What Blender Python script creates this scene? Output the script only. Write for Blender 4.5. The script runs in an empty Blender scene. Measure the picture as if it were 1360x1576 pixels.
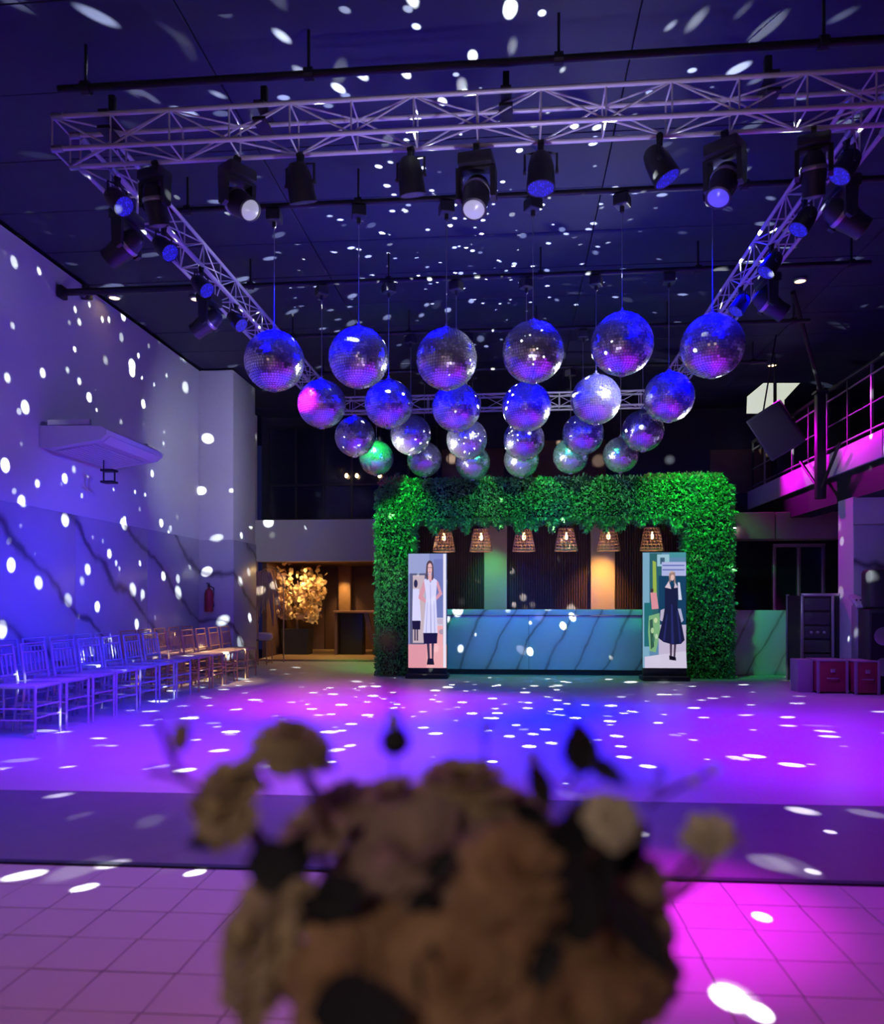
import bpy, bmesh, math, random
import numpy as np
from mathutils import Vector, Matrix, Euler
random.seed(7); RNG = np.random.default_rng(7)
SC = bpy.context.scene
COL = SC.collection
PI = math.pi
# ------------------------------------------------------------------ camera
F = 1218.0; CX = 680.0; HY = 926.0; ZC = 1.2
YAW = math.atan(110 / F); CA, SA = math.cos(YAW), math.sin(YAW)
cam_d = bpy.data.cameras.new('camera'); cam = bpy.data.objects.new('camera', cam_d); COL.objects.link(cam)
cam.location = (0, 0, ZC); cam.rotation_euler = (PI / 2, 0, YAW)
cam_d.sensor_width = 36; cam_d.lens = F / 1576 * 36; cam_d.shift_y = (HY - 788) / 1576
cam_d.clip_start = .05
cam_d.dof.use_dof = True; cam_d.dof.focus_distance = 9.5; cam_d.dof.aperture_fstop = 1.9
SC.camera = cam
SC.view_settings.view_transform = 'Standard'; SC.view_settings.look = 'None'
SC.view_settings.exposure = 0; SC.view_settings.gamma = 1; SC.view_settings.use_curve_mapping = False
SC.cycles.use_denoising = True
SC.cycles.max_bounces = 6; SC.cycles.sample_clamp_indirect = 4
# ------------------------------------------------------------------ world: dark night ambient
W = bpy.data.worlds.new('night'); SC.world = W; W.use_nodes = True
W.node_tree.nodes['Background'].inputs[0].default_value = (.02, .02, .12, 1)
W.node_tree.nodes['Background'].inputs[1].default_value = .3

def ray(px, py):
    u = (px - CX) / F; v = (HY - py) / F
    return Vector((u * CA - SA, CA + u * SA, v))
def PD(px, py, d): return Vector((0, 0, ZC)) + ray(px, py) * d
def PY(px, py, Y): r = ray(px, py); return Vector((0, 0, ZC)) + r * (Y / r.y)
def PX(px, py, X): r = ray(px, py); return Vector((0, 0, ZC)) + r * (X / r.x)
def PZ(px, py, Z=0): r = ray(px, py); return Vector((0, 0, ZC)) + r * ((Z - ZC) / r.z)

# ------------------------------------------------------------------ lamps
BLUE = (.03, .03, 1); VIOLET = (.30, .03, 1); PURPLE = (.42, .10, 1); MAG = (1, 0, 1); GREEN = (.02, 1, .12); WHITE = (1, 1, 1); WARM = (1, .6, .25); TEAL = (.05, .55, 1)
def lamp_aim(o, tgt): o.rotation_euler = (Vector(tgt) - o.location).to_track_quat('-Z', 'Y').to_euler()
def spot(loc, tgt, col, power, deg, blend=.8, rad=.06, name='spot_light'):
    l = bpy.data.lights.new(name, 'SPOT'); l.color = col; l.energy = power; l.spot_size = math.radians(deg); l.spot_blend = blend; l.shadow_soft_size = rad
    o = bpy.data.objects.new(name, l); COL.objects.link(o); o.location = loc; lamp_aim(o, tgt); return o
def point(loc, col, power, rad=.05, name='lamp'):
    l = bpy.data.lights.new(name, 'POINT'); l.color = col; l.energy = power; l.shadow_soft_size = rad
    o = bpy.data.objects.new(name, l); COL.objects.link(o); o.location = loc; return o
def area(loc, tgt, col, power, sx, sy, name='wash_light', spread=180):
    l = bpy.data.lights.new(name, 'AREA'); l.shape = 'RECTANGLE'; l.size = sx; l.size_y = sy; l.color = col; l.energy = power; l.spread = math.radians(spread)
    o = bpy.data.objects.new(name, l); COL.objects.link(o); o.location = loc; lamp_aim(o, tgt); return o
def dots(loc, power, scale, r, keep, rot=(0, 0, 0), tilt=None):
    """light thrown around the room by the turning mirror balls: small round beams in all directions"""
    l = bpy.data.lights.new('mirror_ball_beams', 'POINT'); l.energy = power; l.shadow_soft_size = 0
    o = bpy.data.objects.new('mirror_ball_beams', l); COL.objects.link(o); o.location = loc; o.rotation_euler = rot
    l.use_nodes = True; n = l.node_tree.nodes; k = l.node_tree.links; em = n['Emission']
    tc = n.new('ShaderNodeTexCoord'); vo = n.new('ShaderNodeTexVoronoi'); vo.voronoi_dimensions = '3D'
    vo.inputs['Scale'].default_value = scale
    k.new(tc.outputs['Normal'], vo.inputs['Vector'])
    mr = n.new('ShaderNodeMapRange'); mr.interpolation_type = 'SMOOTHSTEP'
    mr.inputs['From Min'].default_value = r; mr.inputs['From Max'].default_value = r * .55
    k.new(vo.outputs['Distance'], mr.inputs['Value'])
    sp = n.new('ShaderNodeSeparateColor'); k.new(vo.outputs['Color'], sp.inputs[0])
    kp = n.new('ShaderNodeMapRange'); kp.inputs['From Min'].default_value = 1 - keep; kp.inputs['From Max'].default_value = 1
    kp.inputs['To Min'].default_value = 0; kp.inputs['To Max'].default_value = 1
    k.new(sp.outputs[0], kp.inputs['Value'])
    mu = n.new('ShaderNodeMath'); mu.operation = 'MULTIPLY'; k.new(mr.outputs[0], mu.inputs[0]); k.new(kp.outputs[0], mu.inputs[1])
    k.new(mu.outputs[0], em.inputs['Strength']); em.inputs['Color'].default_value = (.9, 1, .95, 1)
    return o
# --- dance floor
spot((-2.55, 5.7, 3.85), (-2.5, 6.6, 0), (.42, .03, .75), 800, 78, 1)
spot((-2.5, 8.3, 3.85), (-1.9, 9.6, 0), (.62, .01, .75), 1300, 66, 1)
spot((-.6, 5.1, 3.9), (-.35, 8.8, 0), (.03, .03, 1), 900, 38, 1)
spot((-.9, 5.2, 3.9), (-1.2, 6.0, 0), (.42, .06, .5), 420, 60, 1)
spot((2.05, 6.0, 3.85), (2.6, 6.8, 0), (.46, 0, .7), 1050, 68, 1)
spot((2.05, 8.2, 3.85), (3.0, 9.4, 0), (.30, 0, .75), 750, 66, 1)
spot((1.5, 4.9, 3.9), (.52, 3.2, 0), MAG, 1500, 22, 1)
spot((2.0, 4.8, 4.0), (1.7, 3.3, 0), (.60, .01, .42), 420, 85, 1)
spot((-1.4, 4.9, 3.9), (-1.4, 2.7, 0), (.62, .22, .36), 380, 85, 1)
# --- white wall beside the chairs
spot((-2.4, 4.9, 3.6), (-5.3, 6.9, .5), (.02, .012, 1), 1200, 66, 1)
spot((-2.5, 7.9, 2.9), (-5.3, 10.0, .9), (.05, .035, 1), 380, 85, 1)
spot((-2.3, 7.2, 3.2), (-5.3, 9.0, 3.7), (.24, .2, .9), 150, 105, 1)
spot((-2.7, 10.0, 3.4), (-5.0, 13.0, 3.5), (.72, .76, 1), 150, 75, 1)
spot((-4.25, 11.3, 5.0), (-4.55, 11.4, .5), (1, .62, .3), 900, 24, .9)
# --- ceiling wash
area((-.3, 8.6, 4.0), (-.3, 8.62, 5), (.02, .03, 1), 26, 3.5, 3.0)
# --- blue light on the mirror balls: truss lamps, plus unseen lamps added close above
for x, tx in ((-2.75, -1.85), (2.2, 1.35)):
    o = area((x, 8.3, 4.35), (tx, 8.3, 3.5), (0, 0, 1), 130, .45, 4.6, spread=56)
    o.rotation_euler = Matrix.LocRotScale(None, (Vector((x, 0, 4.35)) - Vector((tx, 0, 3.5))).to_track_quat('Z', 'Y'), None).to_euler()
area((-1.75, 8.1, 4.72), (-1.75, 7.55, 3.4), (0, 0, 1), 95, 1.7, 1.3, spread=62)
area((1.35, 8.1, 4.72), (1.35, 7.55, 3.4), (0, 0, 1), 95, 1.7, 1.3, spread=62)  # both panels are unseen, added to turn the ball tops blue
for px, py, Y, dx, p in ((422, 556, 7.08, -.25, 420), (552, 551, 7.08, -.1, 420), (687, 553, 7.08, -.35, 160), (820, 542, 7.08, .35, 220), (957, 530, 7.08, .1, 420), (1096, 533, 7.08, .2, 420), (495, 622, 8.83, -.35, 380), (1029, 611, 8.83, .3, 380), (546, 672, 10.58, -.3, 260)):
    q = PY(px, py, Y); spot(q + Vector((dx, .12, 1.12)), q, (0, 0, 1), p, 31, .4, .3)  # unseen lamp added over each listed ball to tint its top blue
for x, y, t, p in ((-2.5, 5.5, (-1.4, 7.4, 3.6), 1300), (2.0, 5.5, (1.2, 7.4, 3.6), 1300)):
    spot((x, y, 4.30), t, (.0, .0, 1), p, 42, 1, .22)
spot((.25, 5.55, 4.1), (-.35, 7.1, 3.5), WHITE, 800, 12, .6, .16)
spot((2.0, 7.0, 3.9), (.95, 8.8, 3.5), WHITE, 600, 20, .6, .14)
spot((-2.6, 10.2, 2.6), (-.8, 11.0, 3.3), WHITE, 420, 50, .8, .14)
spot((2.9, 10.6, 2.8), (1.2, 8.9, 3.4), WHITE, 420, 60, .8, .14)
# --- green hedge arch and bar front
spot((-2.2, 11.3, 4.2), (-2.0, 12.7, 2.6), GREEN, 520, 50, 1)
spot((2.4, 11.2, 4.2), (2.8, 12.7, 2.5), GREEN, 430, 58, 1)
spot((.5, 10.6, 4.2), (.5, 12.8, 2.0), (.05, .9, .25), 230, 85, 1)
spot((.4, 9.3, 2.8), (.55, 13.0, .55), (.03, .18, 1), 290, 48, 1)
# --- magenta on the balcony front
spot((3.6, 14.4, 4.3), (4.6, 13.2, 3.2), MAG, 400, 75, 1)
spot((3.75, 12.0, 4.3), (4.62, 10.9, 3.2), MAG, 360, 70, 1)
point((4.1, 10.4, 1.5), (.4, .42, 1), 5, .1)  # unseen bluish lamp, added to brighten the equipment under the balcony
# --- unseen lamp in mid air, added to brighten the trusses from below
spot((.1, 4.3, 1.6), (-.2, 5.5, 4.5), (.62, .56, 1), 150, 84, 1, .1)
# --- warm light behind the camera
point((-.7, -1.4, 2.3), (1, .68, .48), 31, .25)
# --- mirror ball beams
dots((-.3, 7.95, 3.6), 14000, 11, .20, .75, (.3, .2, .1))
dots((-.45, 9.8, 3.35), 9000, 13, .19, .75, (1.1, .7, 2.1))
dots((.1, 6.3, 3.3), 6500, 10, .16, .5, (2.2, .1, .6))
dots((-2.75, 9.9, 3.4), 1500, 9, .13, .9, (.4, 1.9, .6))
def beam(px, py, wall, deg, p, src):
    q = {'floor': lambda: PZ(px, py, 0), 'pillar': lambda: PY(px, py, 12.96), 'band': lambda: PY(px, py, 16.1), 'wall': lambda: PX(px, py, -5.3)}[wall]()
    o = spot(src, q, (.92, 1, .96), p, deg, .5, 0, 'mirror_ball_beam'); return o
for a_ in ((1122, 1535, 'floor', 1.5), (1168, 1558, 'floor', .7), (38, 1347, 'floor', 1.5), (130, 1366, 'floor', 1.0), (300, 1343, 'floor', .8), (1172, 1411, 'floor', .8), (1277, 1280, 'floor', .9), (1250, 1341, 'floor', .8)):
    beam(*a_, 5200, (.55, 6.2, 3.1))
for a_ in ((310, 755, 'pillar', 2.2), (318, 880, 'pillar', 2.4), (413, 804, 'band', 2.0), (320, 675, 'pillar', 2.6)): beam(*a_, 4200, (-2.7, 9.7, 3.1))

# ------------------------------------------------------------------ materials
MATS = {}
def mat(name, col, rough=.6, metal=0., emis=None, es=1., var=0., vscale=8., bump=0., bscale=60., island=0., spec=.5):
    if name in MATS: return MATS[name]
    m = bpy.data.materials.new(name); m.use_nodes = True; MATS[name] = m
    n = m.node_tree.nodes; k = m.node_tree.links; b = n['Principled BSDF']
    b.inputs['Base Color'].default_value = (*col, 1); b.inputs['Roughness'].default_value = rough; b.inputs['Metallic'].default_value = metal
    b.inputs['Specular IOR Level'].default_value = spec
    if emis: b.inputs['Emission Color'].default_value = (*emis, 1); b.inputs['Emission Strength'].default_value = es
    if var or bump or island:
        tc = n.new('ShaderNodeTexCoord')
        if var:
            no = n.new('ShaderNodeTexNoise'); no.inputs['Scale'].default_value = vscale; no.inputs['Detail'].default_value = 4
            k.new(tc.outputs['Object'], no.inputs['Vector']); src = no.outputs[0]
        if island:
            g = n.new('ShaderNodeNewGeometry'); src = g.outputs['Random Per Island']; var = island
        if var:
            mx = n.new('ShaderNodeMapRange'); mx.inputs['To Min'].default_value = 1 - var; mx.inputs['To Max'].default_value = 1 + var
            k.new(src, mx.inputs['Value'])
            hv = n.new('ShaderNodeHueSaturation'); hv.inputs['Color'].default_value = (*col, 1); k.new(mx.outputs[0], hv.inputs['Value'])
            k.new(hv.outputs[0], b.inputs['Base Color'])
        if bump:
            n2 = n.new('ShaderNodeTexNoise'); n2.inputs['Scale'].default_value = bscale; k.new(tc.outputs['Object'], n2.inputs['Vector'])
            bp = n.new('ShaderNodeBump'); bp.inputs['Strength'].default_value = bump; bp.inputs['Distance'].default_value = .01
            k.new(n2.outputs[0], bp.inputs['Height']); k.new(bp.outputs[0], b.inputs['Normal'])
    return m
def marble(name, base, vein, a, b, scale=.55, rough=.25, thin=.05):
    """thin diagonal veins: lines of constant a.p, bent by noise"""
    m = bpy.data.materials.new(name); m.use_nodes = True; n = m.node_tree.nodes; k = m.node_tree.links; bs = n['Principled BSDF']
    def math_(op, x, y=None, c=False):
        q = n.new('ShaderNodeMath'); q.operation = op; q.use_clamp = c
        for i_, w in enumerate((x, y)):
            if w is None: continue
            if isinstance(w, (int, float)): q.inputs[i_].default_value = w
            else: k.new(w, q.inputs[i_])
        return q.outputs[0]
    tc = n.new('ShaderNodeTexCoord')
    def noise(sc, det):
        q = n.new('ShaderNodeTexNoise'); q.inputs['Scale'].default_value = sc; q.inputs['Detail'].default_value = det; k.new(tc.outputs['Object'], q.inputs['Vector']); return q.outputs[0]
    dt = n.new('ShaderNodeVectorMath'); dt.operation = 'DOT_PRODUCT'; k.new(tc.outputs['Object'], dt.inputs[0]); dt.inputs[1].default_value = a
    w = math_('ADD', math_('MULTIPLY', dt.outputs['Value'], scale), math_('ADD', math_('MULTIPLY', noise(.8, 3), .9), math_('MULTIPLY', noise(4, 4), .13)))
    d = math_('ABSOLUTE', math_('SUBTRACT', math_('FRACT', w), .5))
    v = math_('MULTIPLY', math_('SUBTRACT', 1, math_('DIVIDE', d, math_('MULTIPLY', noise(1.7, 2), thin * 2), True), True), math_('MULTIPLY', noise(2.3, 3), 1.7), True)
    soft = math_('MULTIPLY', math_('SUBTRACT', 1, math_('MULTIPLY', d, 4), True), .22)
    mx = n.new('ShaderNodeMix'); mx.data_type = 'RGBA'; mx.inputs[6].default_value = (*base, 1); mx.inputs[7].default_value = (*vein, 1)
    k.new(math_('ADD', v, soft, True), mx.inputs[0]); k.new(mx.outputs[2], bs.inputs['Base Color']); bs.inputs['Roughness'].default_value = rough
    MATS[name] = m; return m
white_paint = mat('white_paint', (.72, .72, .74), .55, var=.05, vscale=1.5)
dark_ceiling = mat('dark_ceiling', (.015, .017, .050), .7, var=.2, vscale=3)
black_metal = mat('black_metal', (.018, .018, .022), .5, .2, var=.2, vscale=30)
black_plastic = mat('black_plastic', (.025, .025, .03), .45, var=.2, vscale=20)
alu = mat('aluminium', (.82, .82, .85), .4, .15, var=.08, vscale=25)
steel = mat('steel', (.5, .5, .53), .35, .8, var=.1, vscale=25)
mirror = mat('mirror_tile', (.93, .94, .96), .24, .86)
floor_gloss = mat('floor_gloss', (.55, .53, .55), .38, var=.06, vscale=2.5)
floor_dark = mat('floor_dark', (.16, .13, .17), .42, var=.15, vscale=9)
tile_m = mat('floor_tile', (.55, .50, .52), .42, var=.06, vscale=3)
grout = mat('grout', (.10, .08, .10), .8, var=.2, vscale=20)
marble_wall = marble('marble_wall', (.50, .50, .56), (.13, .12, .15), (0, .60, 1), None, 1.05, .3, .085)
marble_bar = marble('marble_bar', (.62, .64, .66), (.3, .26, .25), (1, 0, -.5), None, 2.1, .25, .07)
dark_wall = mat('dark_wall', (.03, .03, .045), .7, var=.3, vscale=2)
brown_wall = mat('brown_wall', (.16, .085, .055), .6, var=.25, vscale=4)
slat_m = mat('slat_wood', (.085, .04, .028), .5, var=.3, vscale=6)
led_blue = None

# ------------------------------------------------------------------ mesh helpers
class MB:
    def __init__(s): s.v = []; s.f = []; s.m = []
    def add(s, vs, fs, mi=0):
        b = len(s.v); s.v += [tuple(p) for p in vs]; s.f += [tuple(b + i for i in f) for f in fs]; s.m += [mi] * len(fs); return s
    def box(s, c, d, R=None, mi=0, bev=0.):
        bm = bmesh.new(); bmesh.ops.create_cube(bm, size=1)
        for v in bm.verts: v.co = Vector((v.co.x * d[0], v.co.y * d[1], v.co.z * d[2]))
        if bev: bmesh.ops.bevel(bm, geom=list(bm.edges), offset=min(bev, min(d) * .45), segments=2, affect='EDGES', profile=.5)
        return s._bm(bm, c, R, mi)
    def _bm(s, bm, c, R, mi):
        bm.verts.index_update(); c = Vector(c)
        vs = [(R @ v.co if R else v.co) + c for v in bm.verts]; fs = [[v.index for v in f.verts] for f in bm.faces]
        bm.free(); return s.add(vs, fs, mi)
    def tube(s, pts, r, n=8, mi=0, cap=True):
        pts = [Vector(p) for p in pts]; rs = r if isinstance(r, (list, tuple)) else [r] * len(pts)
        vs = []; t0 = (pts[1] - pts[0]).normalized()
        up = Vector((0, 0, 1)) if abs(t0.z) < .9 else Vector((1, 0, 0))
        for i, p in enumerate(pts):
            t = (pts[min(i + 1, len(pts) - 1)] - pts[max(i - 1, 0)]).normalized()
            a = t.cross(up).normalized(); b = t.cross(a)
            for j in range(n):
                q = 2 * PI * j / n; vs.append(p + (a * math.cos(q) + b * math.sin(q)) * rs[i])
        fs = [(i * n + j, i * n + (j + 1) % n, (i + 1) * n + (j + 1) % n, (i + 1) * n + j) for i in range(len(pts) - 1) for j in range(n)]
        if cap: fs += [tuple(range(n)), tuple(range((len(pts) - 1) * n, len(pts) * n))]
        return s.add(vs, fs, mi)
    def lathe(s, prof, n=24, R=None, c=(0, 0, 0), mi=0):
        vs = []; c = Vector(c)
        for r, z in prof:
            for j in range(n):
                q = 2 * PI * j / n; p = Vector((r * math.cos(q), r * math.sin(q), z)); vs.append((R @ p if R else p) + c)
        fs = [(i * n + j, i * n + (j + 1) % n, (i + 1) * n + (j + 1) % n, (i + 1) * n + j) for i in range(len(prof) - 1) for j in range(n)]
        if prof[0][0] > 1e-6: fs.append(tuple(range(n)))
        if prof[-1][0] > 1e-6: fs.append(tuple(range((len(prof) - 1) * n, len(prof) * n)))
        return s.add(vs, fs, mi)
    def prism(s, poly, axis, a0, a1, mi=0):
        """extrude a 2-D polygon along an axis ('x': poly is (y,z), 'y': poly is (x,z), 'z': poly is (x,y))"""
        mk = {'x': lambda p, a: (a, p[0], p[1]), 'y': lambda p, a: (p[0], a, p[1]), 'z': lambda p, a: (p[0], p[1], a)}[axis]
        n = len(poly); vs = [mk(p, a0) for p in poly] + [mk(p, a1) for p in poly]
        fs = [tuple(range(n)), tuple(range(2 * n - 1, n - 1, -1))] + [(i, (i + 1) % n, n + (i + 1) % n, n + i) for i in range(n)]
        return s.add(vs, fs, mi)
    def mesh(s, name, mats, smooth=None):
        me = bpy.data.meshes.new(name); me.from_pydata(s.v, [], s.f)
        for m in (mats if isinstance(mats, (list, tuple)) else [mats]): me.materials.append(m)
        if any(s.m): me.polygons.foreach_set('material_index', s.m)
        bm = bmesh.new(); bm.from_mesh(me); bmesh.ops.recalc_face_normals(bm, faces=bm.faces); bm.to_mesh(me); bm.free()
        if smooth:
            me.polygons.foreach_set('use_smooth', [True] * len(me.polygons))
            try: me.set_sharp_from_angle(angle=math.radians(smooth))
            except Exception: pass
        me.update(); return me
    def build(s, name, mats, parent=None, smooth=35): return place(name, s.mesh(name, mats, smooth), parent)
def place(name, me, parent=None, loc=None, rot=None):
    o = bpy.data.objects.new(name, me); COL.objects.link(o)
    if parent: o.parent = parent
    if loc is not None: o.location = loc
    if rot is not None: o.rotation_euler = rot
    return o
def tag(o, label=None, cat=None, group=None, kind=None):
    if label: o['label'] = label
    if cat: o['category'] = cat
    if group: o['group'] = group
    if kind: o['kind'] = kind
    return o
def thing(name, label, cat, loc=(0, 0, 0), rz=0., group=None):
    o = bpy.data.objects.new(name, None); COL.objects.link(o); o.empty_display_size = .1
    o.location = loc; o.rotation_euler = (0, 0, rz); return tag(o, label, cat, group)
def struct(o, label=None): return tag(o, label, None, None, 'structure')
def copy_tree(o, parent=None):
    c = o.copy(); COL.objects.link(c)
    if parent: c.parent = parent
    for ch in [x for x in bpy.data.objects if x.parent == o]: copy_tree(ch, c)
    return c
def kids(o): return [x for x in bpy.data.objects if x.parent == o]

# ------------------------------------------------------------------ the setting
XL, ZT, ROT = -5.31, 5.12, .0145
def fy(y, x): return y + ROT * (x + .4)
floor = MB().box((.8, 7.7, -.06), (14.6, 24, .1)).build('floor', grout); struct(floor, 'glossy dance floor, dark strip and square tiles near the camera')
def slab(y0, y1, z0, z1, x0=-5.3, x1=7):
    return MB().prism([(x0, fy(y0, x0) if y0 < 9 else y0), (x1, fy(y0, x1) if y0 < 9 else y0), (x1, fy(y1, x1) if y1 < 9 else y1), (x0, fy(y1, x0) if y1 < 9 else y1)], 'z', z0, z1)
slab(4.82, 19.2, -.01, 0).build('dance_surface', floor_gloss, floor)
slab(3.50, 4.82, -.01, -.001).build('dark_strip', floor_dark, floor)
slab(3.46, 3.50, -.01, .008).build('edge_trim', black_metal, floor)
T = .245
tile_me = MB().box((0, 0, -.005), (T - .004, T - .004, .010), bev=.0012).mesh('tile', tile_m)
for j in range(9):
    for i in range(-12, 11):
        x = .02 + i * T; y = 3.455 - T / 2 - j * T
        o = place('tile', tile_me, floor, (x, fy(y, x), RNG.uniform(-.0006, .0006)), (0, 0, ROT))
MB().box((.8, -1.0, -.006), (14.6, 4.4, .012)).build('tile_field', tile_m, floor)

ceiling = MB().box((.8, 7.7, ZT + .16), (14.6, 24, .2)).build('ceiling', black_metal); struct(ceiling, 'dark ceiling of wide panels with thin seams')
pm = MB().box((0, 0, 0), (3.05, .885, .03), bev=.004).mesh('panel', dark_ceiling)
for j in range(15):
    for i in range(4): place('panel', pm, ceiling, (-3.9 + i * 3.06 + .15, 3.6 + j * .895, ZT + .035 + RNG.uniform(0, .006)))
# left wall with marble panels, a pillar and the wall beyond
wl = MB().box((XL - .1, 4.5, ZT / 2), (.2, 17, ZT)).build('wall_left', white_paint); struct(wl, 'tall white wall with blue lit marble lower half')
for k in range(9):
    y1 = 12.97 - k * 1.9
    MB().box((XL + .008, y1 - .95, 1.128), (.016, 1.894, 2.25), bev=.003).build('panel', marble_wall, wl)
pil = MB().box((-5.01, 13.55, ZT / 2), (.62, 1.16, ZT), bev=.04).build('wall_pillar', white_paint); struct(pil, 'white wall pillar behind the red fire extinguisher')
MB().box((-5.01, 13.55, 1.125), (.65, 1.19, 2.25), bev=.03).build('panel', marble_wall, pil)
w2 = MB().box((-5.49, 15.2, ZT / 2), (.2, 2.2, ZT)).build('wall_left', white_paint); struct(w2, 'narrow white wall behind the pillar')
MB().box((-5.38, 15.2, 1.125), (.02, 2.19, 2.25)).build('panel', marble_wall, w2)
# back of the hall: white band above the alcove, dark glazing above it
band = MB().box((-3.5, 16.25, 2.47), (3.8, .3, .86)).build('wall_back', white_paint); struct(band, 'white band wall above the warm alcove opening')
wb = MB().box((.8, 16.7, 4.05), (12.4, .15, 2.3)).build('wall_back', dark_wall); struct(wb, 'dark upper back wall behind the mirror balls')
wr = MB().box((2.6, 16.7, 1.45), (8.4, .15, 2.9)).build('wall_back', dark_wall); struct(wr, 'dark lower back wall beside the bar')
for x0, x1, z0, z1 in ((.1, 1.9, 3.75, 4.55), (-1.5, -.2, 3.7, 4.4), (4.0, 5.2, 3.4, 4.3)):
    MB().box(((x0 + x1) / 2, 16.6, (z0 + z1) / 2), (x1 - x0, .06, z1 - z0), bev=.01).build('panel', brown_wall, wb)
win = thing('window_1', None, None, (-3.4, 16.5, 2.92)); struct(win, 'dark tall glazing with thin bars above the alcove')
glass = mat('dark_glass', (.01, .012, .03), .08, var=.1)
gm = MB().box((0, 0, 0), (.56, .02, 1.9)).mesh('pane', glass); bmz = MB().box((0, 0, 0), (.04, .06, 2.0)).mesh('mullion', black_metal)
for i in range(6): place('pane', gm, win, (-1.5 + i * .6, 0, 1.0))
for i in range(7): place('mullion', bmz, win, (-1.8 + i * .6, -.02, 1.0))
for z in (.02, .75, 1.98): MB().box((0, -.02, z), (3.64, .06, .04)).build('transom', black_metal, win)
# alcove
alc = MB().box((-3.4, 19.1, 1.1), (3.8, .15, 2.2)).build('wall_alcove', brown_wall); struct(alc, 'brown wood back wall of the warm alcove')
MB().box((-3.4, 17.75, 2.12), (3.6, 2.7, .12)).build('soffit', brown_wall, alc)
MB().box((-5.25, 17.7, 1.1), (.1, 2.7, 2.2)).build('side_panel', brown_wall, alc); MB().box((-1.6, 17.7, 1.1), (.1, 2.7, 2.2)).build('side_panel', brown_wall, alc)
for i in range(6): MB().box((-4.9 + i * .62, 19.0, 1.05), (.6, .04, 2.08), bev=.008).build('panel', brown_wall, alc)
MB().box((-4.05, 18.85, 1.1), (.30, .2, 2.08), bev=.02).build('column', mat('amber_wood', (.45, .25, .10), .5, var=.2), alc)
MB().box((-3.4, 17.3, .02), (3.5, 3.4, .04), bev=.008).build('lit_floor_slab', mat('warm_lit_floor', (.5, .33, .15), .5, var=.2), alc)  # added slab; warm light on the floor is put into its amber colour
# right side
wrt = MB().box((7.1, 7.5, ZT / 2), (.2, 19, ZT)).build('wall_right', dark_wall); struct(wrt, 'dark wall behind the balcony')
pier = MB().box((5.5, 11.6, 1.32), (1.7, .5, 2.64)).build('wall_right', white_paint); struct(pier, 'pale wall pier under the balcony')
MB().box((5.5, 11.34, 1.125), (1.69, .02, 2.25)).build('panel', marble_wall, pier)
wrr = MB().box((.8, -4.2, ZT / 2), (14.6, .2, ZT)).build('wall_rear', dark_wall); struct(wrr, 'dark wall behind the camera')

# ------------------------------------------------------------------ mirror balls: four rows of six, each with its cable and motor
def ball_mesh(R, rows, seed, name):
    rg = np.random.default_rng(seed); vs = []; fs = []
    for i in range(rows):
        t0 = PI * i / rows; t1 = PI * (i + 1) / rows; tm = (t0 + t1) / 2
        n = max(6, int(round(2 * rows * math.sin(tm))))
        for j in range(n):
            a0 = 2 * PI * j / n; a1 = 2 * PI * (j + 1) / n; g = .05
            aa0 = a0 + (a1 - a0) * g; aa1 = a1 - (a1 - a0) * g; tt0 = t0 + (t1 - t0) * g; tt1 = t1 - (t1 - t0) * g
            jt, ja = rg.normal(0, .05, 2); b = len(vs)
            for (t, a, st, sa) in ((tt0, aa0, -1, -1), (tt1, aa0, 1, -1), (tt1, aa1, 1, 1), (tt0, aa1, -1, 1)):
                r = R * (1 + .5 * (t1 - t0) * (st * jt + sa * ja))
                vs.append((r * math.sin(t) * math.cos(a), r * math.sin(t) * math.sin(a), r * math.cos(t)))
            fs.append((b, b + 1, b + 2, b + 3))
    me = bpy.data.meshes.new(name); me.from_pydata(vs, [], fs); me.materials.append(mirror); me.update(); return me
BR = .272
tiles_me = [ball_mesh(BR, 34, s, 'mirror_tiles') for s in range(4)]
core_me = MB().lathe([(0, BR * .985)] + [(BR * .985 * math.sin(PI * i / 16), BR * .985 * math.cos(PI * i / 16)) for i in range(1, 16)] + [(0, -BR * .985)], 24).mesh('core', mat('ball_core', (.12, .12, .14), .4, .6), 40)
cap_me = MB().lathe([(0, .05), (.012, .05), (.012, .025), (.03, .02), (.045, .0), (.045, -.02)], 12).mesh('hanging_cap', steel)
ring_me = MB().lathe([(.03, 0), (.034, .006), (.03, .012), (.024, .006), (.03, 0)], 10).mesh('bottom_ring', steel)
motor_me = MB().box((0, 0, .05), (.13, .13, .10), bev=.012).lathe([(.02, 0), (.02, -.05), (.008, -.06)], 8).mesh('motor', black_plastic)
PIPEZ = 4.80; YR = (7.08, 8.83, 10.58, 12.33)
ROWS = [[(422, 556), (552, 551), (687, 553), (820, 542), (957, 530), (1096, 533)],
        [(495, 622), (598, 622), (702, 627), (810, 626), (917, 615), (1029, 611)],
        [(546, 672), (632, 669), (718, 676), (806, 677), (897, 668), (989, 663)],
        [(579, 705), (653, 707), (727, 712), (802, 708), (878, 702), (955, 700)]]
RN = ('front row', 'second row', 'third row', 'back row')
NM = ('first', 'second', 'third', 'fourth', 'fifth', 'sixth')
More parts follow.
